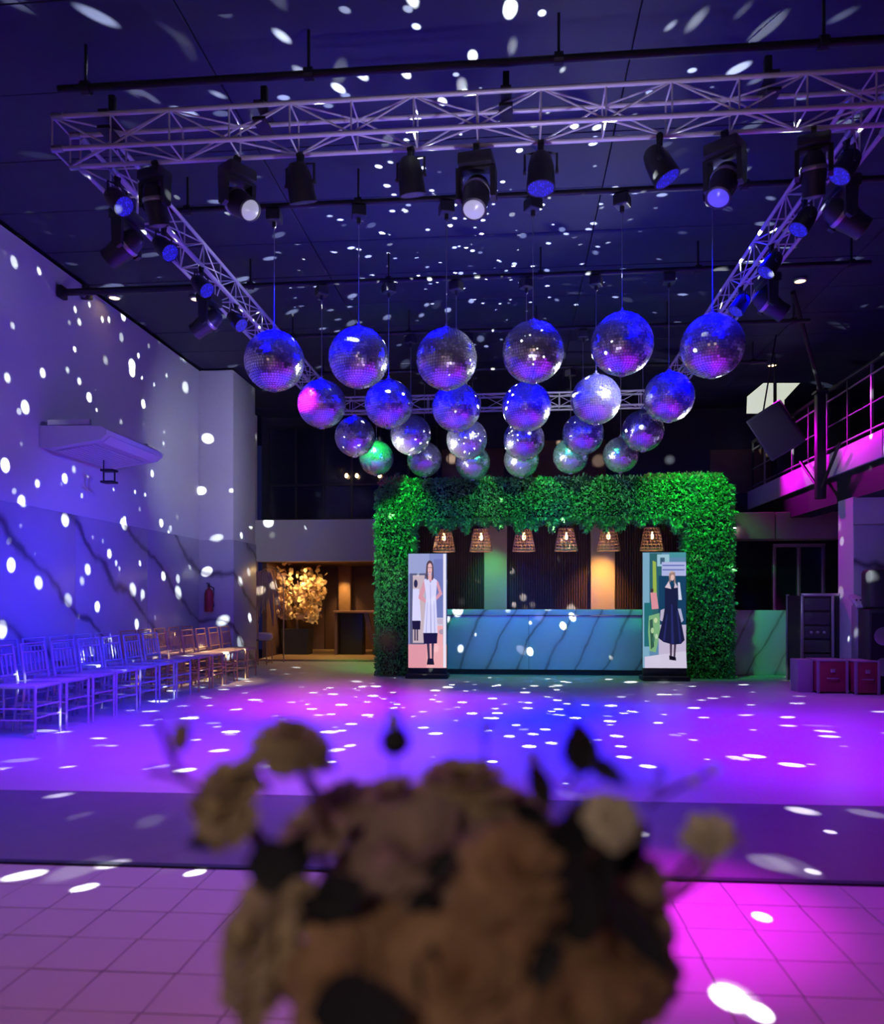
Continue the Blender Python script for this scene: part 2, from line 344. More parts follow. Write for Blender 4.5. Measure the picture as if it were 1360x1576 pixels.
for r in range(4):
    for c, (px, py) in enumerate(ROWS[r]):
        p = PY(px, py, YR[r])
        t = thing('mirror_ball', f'silver mirror ball of the {RN[r]}, {NM[c]} counting from the white wall', 'mirror ball', p, RNG.uniform(0, 6), 'mirror balls hanging over the dance floor')
        place('core', core_me, t); ti = place('mirror_tiles', tiles_me[(r * 6 + c) % 4], t); ti['kind'] = 'stuff'
        place('hanging_cap', cap_me, t, (0, 0, BR - .005)); place('bottom_ring', ring_me, t, (0, 0, -BR - .008))
        MB().tube([(0, 0, BR + .04), (0, 0, PIPEZ - .1 - p.z)], .0035, 6).build('cable', steel, t)
        place('motor', motor_me, t, (0, 0, PIPEZ - .125 - p.z))
# ceiling pipes
pipe_me = MB().tube([(-3.2, 0, 0), (3.8, 0, 0)], .028, 10).mesh('pipe', black_metal, 40)
hook_me = MB().box((0, 0, .15), (.018, .018, .31)).lathe([(.045, -.03), (.045, .03)], 10, Euler((0, PI / 2, 0)).to_matrix()).mesh('clamp', black_metal)
PL = ('above the near truss beam', 'carrying the front row of mirror balls', 'carrying the second row of mirror balls', 'carrying the third row of mirror balls', 'carrying the back row of mirror balls')
for i, y in enumerate((5.33,) + YR):
    t = thing('ceiling_pipe', 'long black pipe under the ceiling ' + PL[i], 'pipe', (0, y, PIPEZ + .02), 0, 'black pipes under the ceiling')
    place('pipe', pipe_me, t)
    for x in (-3.0, -1.4, .3, 2.0, 3.6): place('clamp', hook_me, t, (x, 0, 0))
    if i == 2: MB().tube([(-5.28, 0, 0), (-3.2, 0, 0)], .04, 10).build('pipe_end', black_metal, t)
    if i == 2: MB().box((-5.26, 0, 0), (.06, .14, .14), bev=.01).build('wall_bracket', black_metal, t)

# ------------------------------------------------------------------ truss: four box beams forming a rectangle
TS, CHR, BRR = .225, .0165, .0065
cj = {}
def unit_tube(a, b, r, n=6):
    key = (tuple(round(x, 3) for x in (Vector(b) - Vector(a))), r)
    if key not in cj: cj[key] = MB().tube([(0, 0, 0), Vector(b) - Vector(a)], r, n).mesh('brace', alu, 40)
    return cj[key]
def truss(p0, p1, label, bay=.43):
    p0 = Vector(p0); p1 = Vector(p1); L = (p1 - p0).length; ax = (p1 - p0).normalized(); up = Vector((0, 0, 1)); sd = ax.cross(up)
    t = thing('truss_beam', label, 'truss', p0); h = TS / 2
    cs = [sd * a * h + up * b * h for a, b in ((-1, -1), (1, -1), (1, 1), (-1, 1))]
    for c in cs: MB().tube([c, c + ax * L], CHR, 10).build('chord', alu, t, 40)
    n = int(round(L / bay)); b = L / n
    for k in range(4):
        a0, a1 = cs[k], cs[(k + 1) % 4]
        for i in range(n + 1):
            q = ax * (i * b)
            place('brace', unit_tube(a0 + q, a1 + q, BRR), t, a0 + q)
            if i < n:
                s, e = (a0, a1) if (i + k) % 2 == 0 else (a1, a0)
                place('brace', unit_tube(s + q, e + q + ax * b, BRR), t, s + q)
    for i in (0, 1):  # end plates / couplers
        for c in cs: MB().tube([c + ax * (i * (L - .08)), c + ax * (i * (L - .08) + .08)], CHR * 1.5, 10).build('coupler', steel, t, 40)
    return t
ZTR = 4.40
TX0, TX1, TY0, TY1 = -3.02, 2.36, 5.36, 13.0
tA = PY(75, 205, TY0 - TS / 2); ZTR = tA.z
truss((TX0 - .18, TY0, ZTR), (TX1 + 1.2, TY0, ZTR), 'silver box truss nearest the camera, crossing the hall under the ceiling')
truss((TX0, TY0 + .13, ZTR), (TX0, TY1 - .13, ZTR), 'silver box truss running back along the white wall side')
truss((TX1, TY0 + .13, ZTR), (TX1, TY1 - .13, ZTR), 'silver box truss running back along the balcony side')
truss((TX0 - .1, TY1, ZTR), (TX1 + .1, TY1, ZTR), 'silver box truss furthest back, crossing behind the mirror balls')
for i, x in enumerate((-2.82, -1.72, -.05, 1.66)):
    t = thing('truss_hanger', 'black hanger post between pipe and near truss, ' + NM[i] + ' from the white wall', 'hanger', (x, 5.36, ZTR + TS / 2 + .014), 0, 'hangers of the near truss')
    hh = PIPEZ - .03 - (ZTR + TS / 2 + .014)
    MB().box((0, 0, hh / 2), (.045, .05, hh), bev=.006).build('post', black_metal, t)
    MB().box((0, 0, -TS / 2), (.09, TS + .04, .02)).box((0, 0, 0), (.07, TS + .05, .015)).build('bracket', black_metal, t)

# ------------------------------------------------------------------ stage lights on the truss
def led_material(name, col, s, bg=.15):
    m = bpy.data.materials.new(name); m.use_nodes = True; n = m.node_tree.nodes; k = m.node_tree.links; b = n['Principled BSDF']
    b.inputs['Base Color'].default_value = (.02, .02, .05, 1)
    tc = n.new('ShaderNodeTexCoord'); vo = n.new('ShaderNodeTexVoronoi'); vo.inputs['Scale'].default_value = 52; vo.inputs['Randomness'].default_value = .25
    k.new(tc.outputs['Object'], vo.inputs['Vector'])
    mr = n.new('ShaderNodeMapRange'); mr.inputs['From Min'].default_value = .5; mr.inputs['From Max'].default_value = .25; mr.inputs['To Min'].default_value = s * bg; mr.inputs['To Max'].default_value = s
    k.new(vo.outputs['Distance'], mr.inputs['Value']); k.new(mr.outputs[0], b.inputs['Emission Strength'])
    b.inputs['Emission Color'].default_value = (*col, 1); return m
led_blue = led_material('led_blue', (.02, .02, 1), 4.0, .08)
lens_dark = mat('lens_glass', (.25, .27, .35), .12, .3, var=.1)
lens_lit = mat('lens_lit', (.3, .3, .35), .2, 0, (.8, .8, 1), .45, var=.1)
clamp_bm = lambda: MB().box((0, 0, -.04), (.05, .05, .09), bev=.006).lathe([(.03, -.025), (.03, .025)], 10, Euler((0, PI / 2, 0)).to_matrix())
clamp2_me = clamp_bm().mesh('clamp', black_metal)
def aim_angles(p, d):
    d = Vector(d); return math.atan2(math.hypot(d.x, d.y), -d.z), math.atan2(-d.x, d.y)
def par_can(p, d, label, lit=True, s=1.):
    tilt, rz = aim_angles(p, d)
    t = thing('par_light', label, 'stage light', p, rz, 'LED cans on the truss'); t.scale = (s, s, s)
    place('clamp', clamp2_me, t)
    MB().tube([(-.13, 0, -.24), (-.13, 0, -.09), (-.06, 0, -.08), (.06, 0, -.08), (.13, 0, -.09), (.13, 0, -.24)], .011, 6).build('yoke', black_metal, t)
    R = Euler((tilt, 0, 0)).to_matrix(); c = (0, 0, -.24)
    can = MB().lathe([(.0, .16), (.06, .16), (.085, .13), (.105, .05), (.115, -.10), (.118, -.14), (.105, -.14), (.10, -.12)], 20, R, c).build('can', black_metal, t)
    place('led_face', (led_face_me if lit else dark_face_me), can, c, (tilt, 0, 0))
    for a in (-.13, .13): MB().lathe([(.02, -.012), (.022, .012), (.01, .016)], 8, Euler((0, PI / 2, 0)).to_matrix(), (a, 0, -.24)).build('knob', black_plastic, t)
    return t
face_mb = MB().lathe([(.0, -.135), (.104, -.137), (.104, -.141), (0, -.141)], 20)
led_face_me = face_mb.mesh('led_face', led_blue); dark_face_me = face_mb.mesh('lens', lens_dark)
def moving_head(p, d, label, lens=None, s=1.):
    tilt, rz = aim_angles(p, d)
    t = thing('moving_head', label, 'stage light', p, rz, 'moving heads on the truss'); t.scale = (s, s, s)
    place('clamp', clamp2_me, t)
    MB().box((0, 0, -.14), (.30, .22, .11), bev=.02).build('base_box', black_plastic, t)
    for a in (-1, 1): MB().prism([(-.06, -.20), (.06, -.20), (.05, -.46), (0, -.49), (-.05, -.46)], 'x', a * .15 - .022, a * .15 + .022).build('yoke_arm', black_plastic, t)
    MB().box((0, 0, -.205), (.30, .12, .03), bev=.01).build('yoke_bridge', black_plastic, t)
    R = Euler((tilt, 0, 0)).to_matrix(); c = (0, 0, -.40)
    hd = MB().lathe([(0, .17), (.06, .165), (.095, .12), (.115, .03), (.12, -.06), (.105, -.16), (.108, -.24), (.092, -.245), (.09, -.23)], 22, R, c).build('head', black_plastic, t)
    MB().lathe([(0, -.262), (.05, -.255), (.092, -.235), (.092, -.225), (0, -.235)], 22, R, c).build('lens', lens or lens_dark, hd)
    MB().lathe([(.122, -.01), (.126, 0), (.126, .02), (.122, .03)], 22, R, c).build('trim_ring', steel, hd)
    return t
ZB = ZTR - TS / 2 - .018
def on_front(px): return (lambda q: Vector((q.x, TY0 + .09, ZB)))(PY(px, 250, TY0 + .09))
lens_pale = mat('lens_pale', (.3, .3, .35), .25, 0, (.55, .55, .72), .5, var=.1)
moving_head(on_front(365), (.75, -.5, -.65), 'black moving head under the near truss with pale lens swung sideways', lens_pale, .76)
moving_head(on_front(733), (-.08, -.6, -1), 'black moving head under the middle of the near truss, pale lens pointing down', lens_pale, .80)
moving_head(on_front(1115), (-.4, -.5, -1), 'black moving head under the near truss with blue glowing lens', mat('lens_violet', (.2, .2, .4), .2, 0, (.06, .05, .75), .9, var=.1), .78)
moving_head(on_front(1252), (.1, .3, -1), 'dark unlit moving head at the balcony end of the near truss', None, .68)
moving_head(on_front(238), (.1, .3, -1), 'dark unlit moving head at the white wall end of the near truss', None, .68)
par_can(on_front(462), (.1, .4, -1), 'dark unlit can light between two moving heads, nearer the white wall', False, .84)
par_can(on_front(632), (.1, .3, -1), 'dark unlit can light just beside the middle moving head', False, .80)
par_can(on_front(832), (0, -.12, -1), 'can light under the near truss with a thin blue glowing rim', True, .84)
par_can(on_front(1015), (.5, -.1, -1), 'can light with a blue side, beside the blue lensed moving head', True, .80)
for i, y in enumerate((5.62, 6.4, 7.2, 8.14)):
    par_can((TX0 + .1, y, ZB), (1.6, -.6, -1.5), f'can light with glowing blue LEDs on the white wall side truss, {NM[i]} from the camera', True, .68)
    par_can((TX1 - .1, y, ZB), (-1.3, -.3, -1.9), f'can light with glowing blue LEDs on the balcony side truss, {NM[i]} from the camera', True, .68)
for i, y in enumerate((6.0, 7.7)):
    moving_head((TX0 - .02, y, ZB), (-.8, .1, -.5), f'dark moving head on the white wall side truss, {NM[i]} from the camera', None, .8)
    moving_head((TX1 + .02, y, ZB), (.8, .1, -.5), f'dark moving head on the balcony side truss, {NM[i]} from the camera', None, .8)

# ------------------------------------------------------------------ ceiling downlights and small bulbs
warm_glow = mat('warm_glow', (1, .8, .5), .4, 0, (1, .62, .28), 9, var=.05)
def downlight(px, py, label, Z=ZT, r=.06):
    q = PZ(px, py, Z - .01)
    t = thing('downlight', label, 'ceiling light', q, 0, 'small warm ceiling lights')
    MB().lathe([(r, .015), (r * 1.3, .012), (r * 1.35, 0), (r * 1.05, -.012), (r, 0)], 16).build('ring', steel, t)
    MB().lathe([(0, -.006), (r, -.004), (r, .01), (0, .01)], 16).build('bulb', warm_glow, t)
downlight(176, 458, 'warm glowing downlight beside the black ceiling pipe and white wall')
downlight(302, 460, 'small warm downlight behind the white wall side truss')
downlight(1231, 432, 'warm glowing downlight above the balcony behind the truss')
downlight(1188, 562, 'warm downlight above the dark speaker box')
for px, lb in ((533, 'first'), (549, 'second'), (584, 'third')):
    q = PY(px, 732, 16.4); t = thing('wall_bulb', f'tiny warm bulb on the back wall beside the hedge arch, {lb} from the white wall', 'bulb', q, 0, 'tiny bulbs behind the hedge arch')
    MB().lathe([(0, -.05), (.03, -.035), (.04, 0), (.025, .03), (.015, .05)], 10).build('bulb', warm_glow, t); MB().lathe([(.02, .04), (.02, .09)], 8).box((0, .1, .09), (.02, .22, .02)).build('socket', black_metal, t)
cc = PX(137, 455, -5.22); t = thing('security_camera', 'small black camera box on the white wall under the ceiling pipe', 'camera', (XL + .06, cc.y, cc.z))
MB().box((0, 0, 0), (.09, .16, .10), Euler((.3, 0, 0)).to_matrix(), bev=.02).build('body', black_plastic, t); MB().box((-.02, 0, .08), (.05, .05, .12)).build('bracket', black_metal, t); MB().lathe([(.03, 0), (.03, .03), (.02, .03)], 10, Euler((PI / 2 + .3, 0, 0)).to_matrix(), (0, -.07, -.02)).build('lens', lens_dark, t)

# ------------------------------------------------------------------ things on the white wall
t = thing('air_conditioner', 'white ceiling style air conditioner mounted high on the blue lit wall', 'air conditioner', (XL + .003, 8.45, 2.92))
ac = mat('ac_white', (.75, .75, .77), .4, var=.03)
MB().prism([(0, .02), (.10, 0), (.72, .09), (.79, .15), (.79, .20), (.72, .24), (0, .26)], 'y', 0, 1.42).build('housing', ac, t)
MB().prism([(.12, -.004), (.60, .070), (.60, .062), (.12, -.012)], 'y', .12, 1.30).build('intake_grille', mat('ac_grille', (.55, .55, .58), .5, var=.1), t)
for k in range(9): MB().box((.16 + k * .05, .71, -.008 + k * .0078), (.010, 1.16, .006)).build('grille_slat', ac, t)
MB().prism([(.70, .075), (.79, .14), (.795, .135), (.705, .07)], 'y', .08, 1.34).build('louver', ac, t)
for y in (.01, 1.41): MB().box((.35, y, .29), (.5, .03, .06)).build('wall_rail', steel, t)
b = PX(168, 722, -4.9); t = thing('hanging_bracket', 'small black bracket hanging below the air conditioner', 'bracket', b)
for z in (-.02, -.16): MB().box((0, 0, z), (.16, .14, .025), bev=.004).build('shelf', black_metal, t)
for x in (-.07, .07): MB().box((x, 0, -.09), (.012, .02, .15)).build('side', black_metal, t)
MB().tube([(-.07, 0, 0), (-.07, 0, 2.925 - b.z)], .008, 6).build('rod', black_metal, t)
t = thing('fire_extinguisher', 'dark red fire extinguisher on the white pillar', 'extinguisher', (-5.08, 12.86, 1.03))
red = mat('ext_red', (.30, .01, .03), .35, var=.1)
MB().lathe([(0, 0), (.065, 0), (.075, .02), (.075, .30), (.06, .36), (.025, .39), (.02, .42)], 18).build('cylinder', red, t)
MB().box((0, -.01, .44), (.03, .05, .05), bev=.005).box((0, -.05, .475), (.02, .11, .015)).build('valve', black_metal, t)
MB().tube([(.02, -.02, .43), (.09, -.03, .40), (.10, -.03, .2), (.09, -.03, .08)], .012, 6).build('hose', black_plastic, t)
MB().box((0, .075, .3), (.05, .03, .08)).build('wall_hook', black_metal, t)

# ------------------------------------------------------------------ chairs along the white wall
def chair_proto(name, label, m, sm, grp):
    t = thing(name, label, 'chair', (0, 0, 0), 0, grp); w, d, h, H = .40, .40, .44, .80
    for sx in (-1, 1):
        MB().tube([(sx * w / 2, -d / 2, 0), (sx * w / 2, -d / 2, h)], [.011, .014], 8).build('leg', m, t)
        MB().tube([(sx * w / 2, d / 2 + .05, 0), (sx * w / 2, d / 2, h), (sx * (w / 2 - .01), d / 2 + .05, H)], [.011, .014, .012], 8).build('leg', m, t)
        for z in (.16, .26): MB().tube([(sx * w / 2, -d / 2, z), (sx * w / 2, d / 2 + .02, z)], .008, 6).build('stretcher', m, t)
    for z in (.18, .28): MB().tube([(-w / 2, -d / 2, z), (w / 2, -d / 2, z)], .008, 6).build('stretcher', m, t)
    MB().box((0, 0, h + .012), (w + .02, d + .02, .035), bev=.012).build('seat', sm, t)
    for z, y in ((H, .05), (H - .08, .04), (.53, .012)): MB().tube([(-w / 2, d / 2 + y, z), (w / 2, d / 2 + y, z)], .010, 6).build('back_rail', m, t)
    for k in range(5): x = -w / 2 + w * (k + 1) / 6; MB().tube([(x, d / 2 + .012, .53), (x, d / 2 + .04, H - .08)], .007, 6).build('spindle', m, t)
    return t
wood = mat('chair_wood', (.62, .34, .15), .4, var=.2, vscale=10)
wood_seat = mat('chair_seat', (.62, .45, .30), .6, var=.1)
acr = bpy.data.materials.new('clear_acrylic'); acr.use_nodes = True; b_ = acr.node_tree.nodes['Principled BSDF']
b_.inputs['Base Color'].default_value = (.9, .9, 1, 1); b_.inputs['Roughness'].default_value = .12; b_.inputs['Transmission Weight'].default_value = .55; b_.inputs['IOR'].default_value = 1.3
c1 = chair_proto('spindle_chair', '', wood, wood_seat, 'wooden chairs along the white wall')
c2 = chair_proto('clear_chair', '', acr, acr, 'clear chairs along the white wall')
first1 = first2 = True
for k in range(5):
    for r in range(2):
        x = -4.98 + r * .62; y = 10.35 + k * .49
        o = c1 if (k == 0 and r == 0) else copy_tree(c1)
        o.location = (x, y, 0); o.rotation_euler = (0, 0, PI / 2 + RNG.uniform(-.06, .06))
        o['label'] = f'wooden spindle back chair in the ' + ('row against the wall' if r == 0 else 'row by the dance floor') + f', {NM[k]} from the clear chairs'
for k in range(7):
    for r in range(2):
        x = -4.98 + r * .62; y = 6.75 + k * .49
        o = c2 if (k == 0 and r == 0) else copy_tree(c2)
        o.location = (x, y, 0); o.rotation_euler = (0, 0, PI / 2 + RNG.uniform(-.06, .06))
        o['label'] = f'clear acrylic spindle chair in the ' + ('row against the wall' if r == 0 else 'row by the dance floor') + f', {(NM + ("seventh",))[6 - k]} from the wooden chairs'

# ------------------------------------------------------------------ hedge arch over the bar
def leaf_cloud(n, boxes, size, name, m, parent, fringe=None):
    """small folded leaves scattered on the faces of boxes (x0,x1,y0,y1,z0,z1), pointing out and down"""
    P = []; N = []
    areas = []
    for b in boxes:
        dx, dy, dz = b[1] - b[0], b[3] - b[2], b[5] - b[4]
        areas += [(b, 'f', dx * dz), (b, 't', dx * dy), (b, 'l', dy * dz), (b, 'r', dy * dz), (b, 'u', dx * dy * .6)]
    tot = sum(a[2] for a in areas)
    for b, s, a in areas:
        k = int(n * a / tot); u, v = RNG.random((2, k)); x0, x1, y0, y1, z0, z1 = b
        q = {'f': (x0 + (x1 - x0) * u, np.full(k, y0), z0 + (z1 - z0) * v), 't': (x0 + (x1 - x0) * u, y0 + (y1 - y0) * v, np.full(k, z1)), 'u': (x0 + (x1 - x0) * u, y0 + (y1 - y0) * v, np.full(k, z0)),
             'l': (np.full(k, x0), y0 + (y1 - y0) * u, z0 + (z1 - z0) * v), 'r': (np.full(k, x1), y0 + (y1 - y0) * u, z0 + (z1 - z0) * v)}[s]
        nn = {'f': (0, -1, 0), 't': (0, 0, 1), 'u': (0, 0, -1), 'l': (-1, 0, 0), 'r': (1, 0, 0)}[s]
        P.append(np.stack(q, 1)); N.append(np.tile(nn, (k, 1)))
    P = np.concatenate(P); N = np.concatenate(N).astype(float); k = len(P)
    P += N * RNG.uniform(-.02, .055, (k, 1)) + RNG.normal(0, .008, (k, 3))
    if fringe is not None: P, N = fringe(P, N); k = len(P)
    D = N * .7 + RNG.normal(0, .55, (k, 3)); D[:, 2] -= .45; D /= np.linalg.norm(D, axis=1, keepdims=True)
    S = np.cross(D, RNG.normal(0, 1, (k, 3))); S /= np.linalg.norm(S, axis=1, keepdims=True); U = np.cross(D, S)
    L = size * RNG.uniform(.6, 1.3, (k, 1)); w = L * .27
    V = np.stack([P, P + D * L * .5 + S * w + U * w * .4, P + D * L, P + D * L * .5 - S * w + U * w * .4], 1).reshape(-1, 3)
    me = bpy.data.meshes.new(name); i = np.arange(k) * 4
    Fs = np.stack([np.stack([i, i + 1, i + 2], 1), np.stack([i, i + 2, i + 3], 1)], 1).reshape(-1, 3)
    me.from_pydata(V.tolist(), [], Fs.tolist()); me.materials.append(m); me.update()
    o = place(name, me, parent); o['kind'] = 'stuff'; return o
AX0, AX1, AI0, AI1, AY0, AY1, AZ, AB = -2.17, 3.37, -1.67, 2.76, 12.66, 13.25, 3.12, 2.55
arch = thing('hedge_arch', 'tall green artificial hedge arch framing the bar', 'hedge', (0, 0, 0))
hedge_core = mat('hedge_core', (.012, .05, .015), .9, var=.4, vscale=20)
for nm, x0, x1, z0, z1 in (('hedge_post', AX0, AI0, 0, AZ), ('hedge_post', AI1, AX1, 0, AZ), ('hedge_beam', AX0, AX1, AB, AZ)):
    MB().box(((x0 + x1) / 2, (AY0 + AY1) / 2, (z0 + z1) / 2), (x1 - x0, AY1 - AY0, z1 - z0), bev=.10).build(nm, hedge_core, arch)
green = mat('hedge_leaf', (.10, .42, .10), .55, island=.6)
def fringe(P, N):
    # hanging sprays under the beam
    k = 9000; x = RNG.uniform(AI0, AI1, k); ln = .12 + .10 * np.sin(x * 9) * np.sin(x * 4.1 + 1) + .07 * np.sin(x * 23)
    z = AB - RNG.random(k) ** 1.3 * np.clip(ln, .03, .3); y = RNG.uniform(AY0 - .03, AY0 + .3, k)
    corner = (np.abs(P[:, 0] - (AX0 + AX1) / 2) > (AX1 - AX0) / 2 - .1) & (P[:, 2] > AZ - .08)
    P = np.concatenate([P[~corner], np.stack([x, y, z], 1)]); N = np.concatenate([N[~corner], np.tile((0, -.5, -.6), (k, 1))]); return P, N
leaf_cloud(52000, [(AX0, AI0, AY0, AY1, 0, AZ), (AI1, AX1, AY0, AY1, 0, AZ), (AX0 + .08, AX1 - .08, AY0, AY1, AB, AZ)], .06, 'leaves', green, arch, fringe)
dry = mat('dry_leaf', (.45, .22, .12), .7, island=.4)
leaf_cloud(1600, [(AX0 + .05, AX0 + .45, AY0, AY1 - .1, AZ, AZ + .035)], .05, 'dry_leaves', dry, arch); leaf_cloud(3000, [(AX1 - 1.3, AX1 - .15, AY0, AY1 - .1, AZ, AZ + .035)], .05, 'dry_leaves', dry, arch)
# bar back wall with wooden slats, columns, counter
bk = MB().box((.55, 14.5, 1.35), (4.9, .1, 2.7)).build('wall_bar', dark_wall); struct(bk, 'slatted wood wall behind the bar')
SY = 14.4
colx = [(PY(745, 850, SY).x, PY(780, 850, SY).x), (PY(908, 850, SY).x, PY(945, 850, SY).x)]
for x0, x1 in ((-1.95, colx[0][0]), (colx[0][1], colx[1][0]), (colx[1][1], 3.05)):
    mb = MB(); n = int((x1 - x0) / .042)
    for i in range(n): mb.box((x0 + (i + .5) * (x1 - x0) / n, SY + .02, 1.35), (.026, .03, 2.68))
    o = mb.build('slats', slat_m, bk, None); o['kind'] = 'stuff'
for (x0, x1), nm in zip(colx, ('column', 'column')):
    MB().box(((x0 + x1) / 2, SY - .02, 1.35), (x1 - x0, .16, 2.68), bev=.01).build(nm, mat('column_cream', (.62, .50, .32), .5, var=.05), bk)
spot((colx[0][0] + .1, 13.3, 2.6), (colx[0][0] + .15, 14.3, 1.5), (.1, 1, .35), 60, 50, 1)
spot((colx[1][0] + .25, 13.6, 2.45), (colx[1][0] + .15, 14.3, 1.2), (1, .50, .10), 190, 60, 1)
t = thing('bar_counter', 'long marble bar counter with veined front inside the hedge arch', 'bar', (0, 0, 0))
CY = 13.02
MB().box(((AI0 + AI1) / 2, CY + .3, .045), (AI1 - AI0 - .15, .5, .09)).build('kick_base', black_metal, t)
for x0, x1 in ((-1.6, .25), (.25, 2.06), (2.06, 2.18), (2.18, 2.70)):
    MB().box(((x0 + x1) / 2, CY + .03, .53), (x1 - x0 - .004, .06, .88), bev=.004).build('front_panel', marble_bar, t)
MB().box((.55, CY + .33, .53), (4.3, .5, .86)).build('body', dark_wall, t)
MB().box((.55, CY + .28, 1.025), (4.34, .62, .09), bev=.006).build('top', marble_bar, t)
# basket lamps
ratt = mat('rattan', (.42, .26, .16), .6, island=.3)
def basket():
    mb = MB(); H = .36; rt, rb = .115, .185
    for i in range(8):
        z = -.04 - H * i / 7; r = rt + (rb - rt) * (i / 7) ** .8
        mb.tube([(r * math.cos(2 * PI * j / 20), r * math.sin(2 * PI * j / 20), z) for j in range(21)], .009 if i in (0, 7) else .006, 5, cap=False)
    for s in (-1, 1):
        for k in range(16):
            a = 2 * PI * k / 16
            mb.tube([((rt + (rb - rt) * (q / 5) ** .8) * math.cos(a + s * .1 * q), (rt + (rb - rt) * (q / 5) ** .8) * math.sin(a + s * .1 * q), -.04 - H * q / 5) for q in range(6)], .006, 4, cap=False)
    return mb.lathe([(0, -.03), (.06, -.03), (rt, -.04)], 16)
bas_me = basket().mesh('basket_shade', ratt, 40); bulb_me = MB().lathe([(.012, 0), (.016, -.03), (.03, -.07), (.028, -.10), (.012, -.12), (0, -.122)], 12).mesh('bulb', warm_glow, 50)
for i, px in enumerate((683, 740, 806, 871, 936, 1003)):
    p = PY(px, 800, 13.15); t = thing('basket_lamp', f'woven basket pendant lamp above the bar counter, {NM[i]} from the alcove side', 'pendant lamp', (p.x, 13.15, 2.44), RNG.uniform(0, 3), 'basket lamps over the bar')
    place('basket_shade', bas_me, t); place('bulb', bulb_me, t, (0, 0, -.10)); MB().tube([(0, 0, -.1), (0, 0, .2)], .006, 6).build('cord', black_metal, t)
    point((p.x, 13.15, 2.13), WARM, 1.6, .03)

# ------------------------------------------------------------------ lit picture screens
def flat_mat(name, c, s=1.): return mat(name, (.01, .01, .01), .5, 0, c, s)
def screen(name, label, X0, X1, zb, zt, Y, rz, px0, py0, px1, py1, polys):
    w = X1 - X0; t = thing(name, label, 'screen', ((X0 + X1) / 2, Y, 0), rz); h = zt - zb
    MB().box((0, .06, .035), (w + .06, .36, .07), bev=.01).build('base', black_metal, t)
    MB().box((0, .05, zb / 2 + h / 2 + .02), (w + .014, .07, h + zb - .03), bev=.006).build('frame', black_plastic, t)
    me = MB(); ms = []
    for li, (c, pts) in enumerate(polys):
        key = 'print_%d_%d_%d' % c; m = flat_mat(key, tuple((q / 255) ** 2.2 for q in c), 1.0)
        if m not in ms: ms.append(m)
        vs = [((x - px0) / (px1 - px0) * w - w / 2, .0135 - li * .0004, zt - (y - py0) / (py1 - py0) * h) for x, y in pts]
        me.add(vs, [tuple(range(len(vs)))], ms.index(m))
    me.build('picture', ms, t, None); return t
def band_(x0, y0, x1, y1): return [(x0, y0), (x1, y0), (x1, y1), (x0, y1)]
def ell(cx, cy, rx, ry, n=14): return [(cx + rx * math.cos(2 * PI * i / n), cy + ry * math.sin(2 * PI * i / n)) for i in range(n)]
SKIN = (215, 150, 165); DRESS = (215, 212, 250)
A = [((125, 135, 190), band_(300, 662, 556, 1434)), ((150, 158, 205), band_(300, 662, 440, 800)), ((108, 118, 178), band_(470, 700, 532, 1100)),
     ((85, 88, 120), band_(310, 795, 420, 1275)), ((196, 176, 184), band_(330, 808, 410, 1265)), ((170, 170, 205), band_(410, 870, 480, 1280)), ((205, 196, 215), band_(480, 1095, 532, 1230)),
     ((222, 150, 162), band_(300, 1275, 556, 1434)), ((236, 168, 172), band_(420, 1150, 532, 1434)), ((190, 175, 200), ell(515, 1120, 26, 20)), ((170, 150, 170), ell(525, 1190, 22, 18)),
     ((40, 40, 66), ell(350, 865, 13, 28)), (DRESS, [(330, 900), (372, 900), (386, 1120), (326, 1120)]), ((25, 24, 48), [(326, 1115), (382, 1115), (380, 1175), (330, 1175)]), ((70, 60, 80), band_(340, 1175, 350, 1250)), ((70, 60, 80), band_(356, 1175, 366, 1250)),
     (SKIN, [(404, 840), (430, 835), (420, 900), (396, 950), (432, 985), (420, 1000), (368, 965), (370, 945)]), (SKIN, [(478, 838), (500, 850), (528, 935), (490, 975), (484, 955), (505, 925)]),
     (SKIN, [(432, 810), (462, 810), (470, 850), (424, 850)]), (DRESS, [(405, 838), (432, 826), (448, 862), (466, 826), (492, 842), (486, 950), (492, 1100), (496, 1200), (400, 1200), (410, 1080), (420, 950)]),
     ((165, 165, 215), [(446, 870), (450, 870), (456, 1198), (448, 1198)]), ((180, 180, 228), [(426, 990), (430, 990), (424, 1198), (416, 1198)]), ((180, 180, 228), [(470, 980), (474, 980), (482, 1198), (474, 1198)]),
     ((24, 22, 52), [(400, 1198), (496, 1198), (492, 1268), (404, 1272)]), ((60, 50, 70), [(424, 1270), (442, 1270), (446, 1380), (432, 1380)]), ((60, 50, 70), [(456, 1268), (472, 1268), (468, 1380), (458, 1380)]),
     ((25, 22, 40), [(430, 1370), (468, 1370), (474, 1412), (424, 1412)]),
     ((84, 62, 64), ell(444, 752, 24, 44)), ((226, 172, 172), band_(436, 790, 454, 838)), ((232, 182, 180), ell(445, 764, 16, 38)), ((84, 62, 64), [(420, 752), (432, 728), (430, 800), (434, 834), (424, 842), (418, 800)]), ((84, 62, 64), [(458, 728), (469, 752), (470, 826), (464, 842), (456, 838), (460, 800)]),
     ((60, 45, 60), band_(434, 754, 442, 759)), ((60, 45, 60), band_(448, 754, 456, 759)), ((190, 90, 105), band_(440, 784, 451, 789)), ((205, 150, 152), band_(443, 762, 446, 775)),
     ((232, 230, 245), band_(534, 664, 552, 1430))]
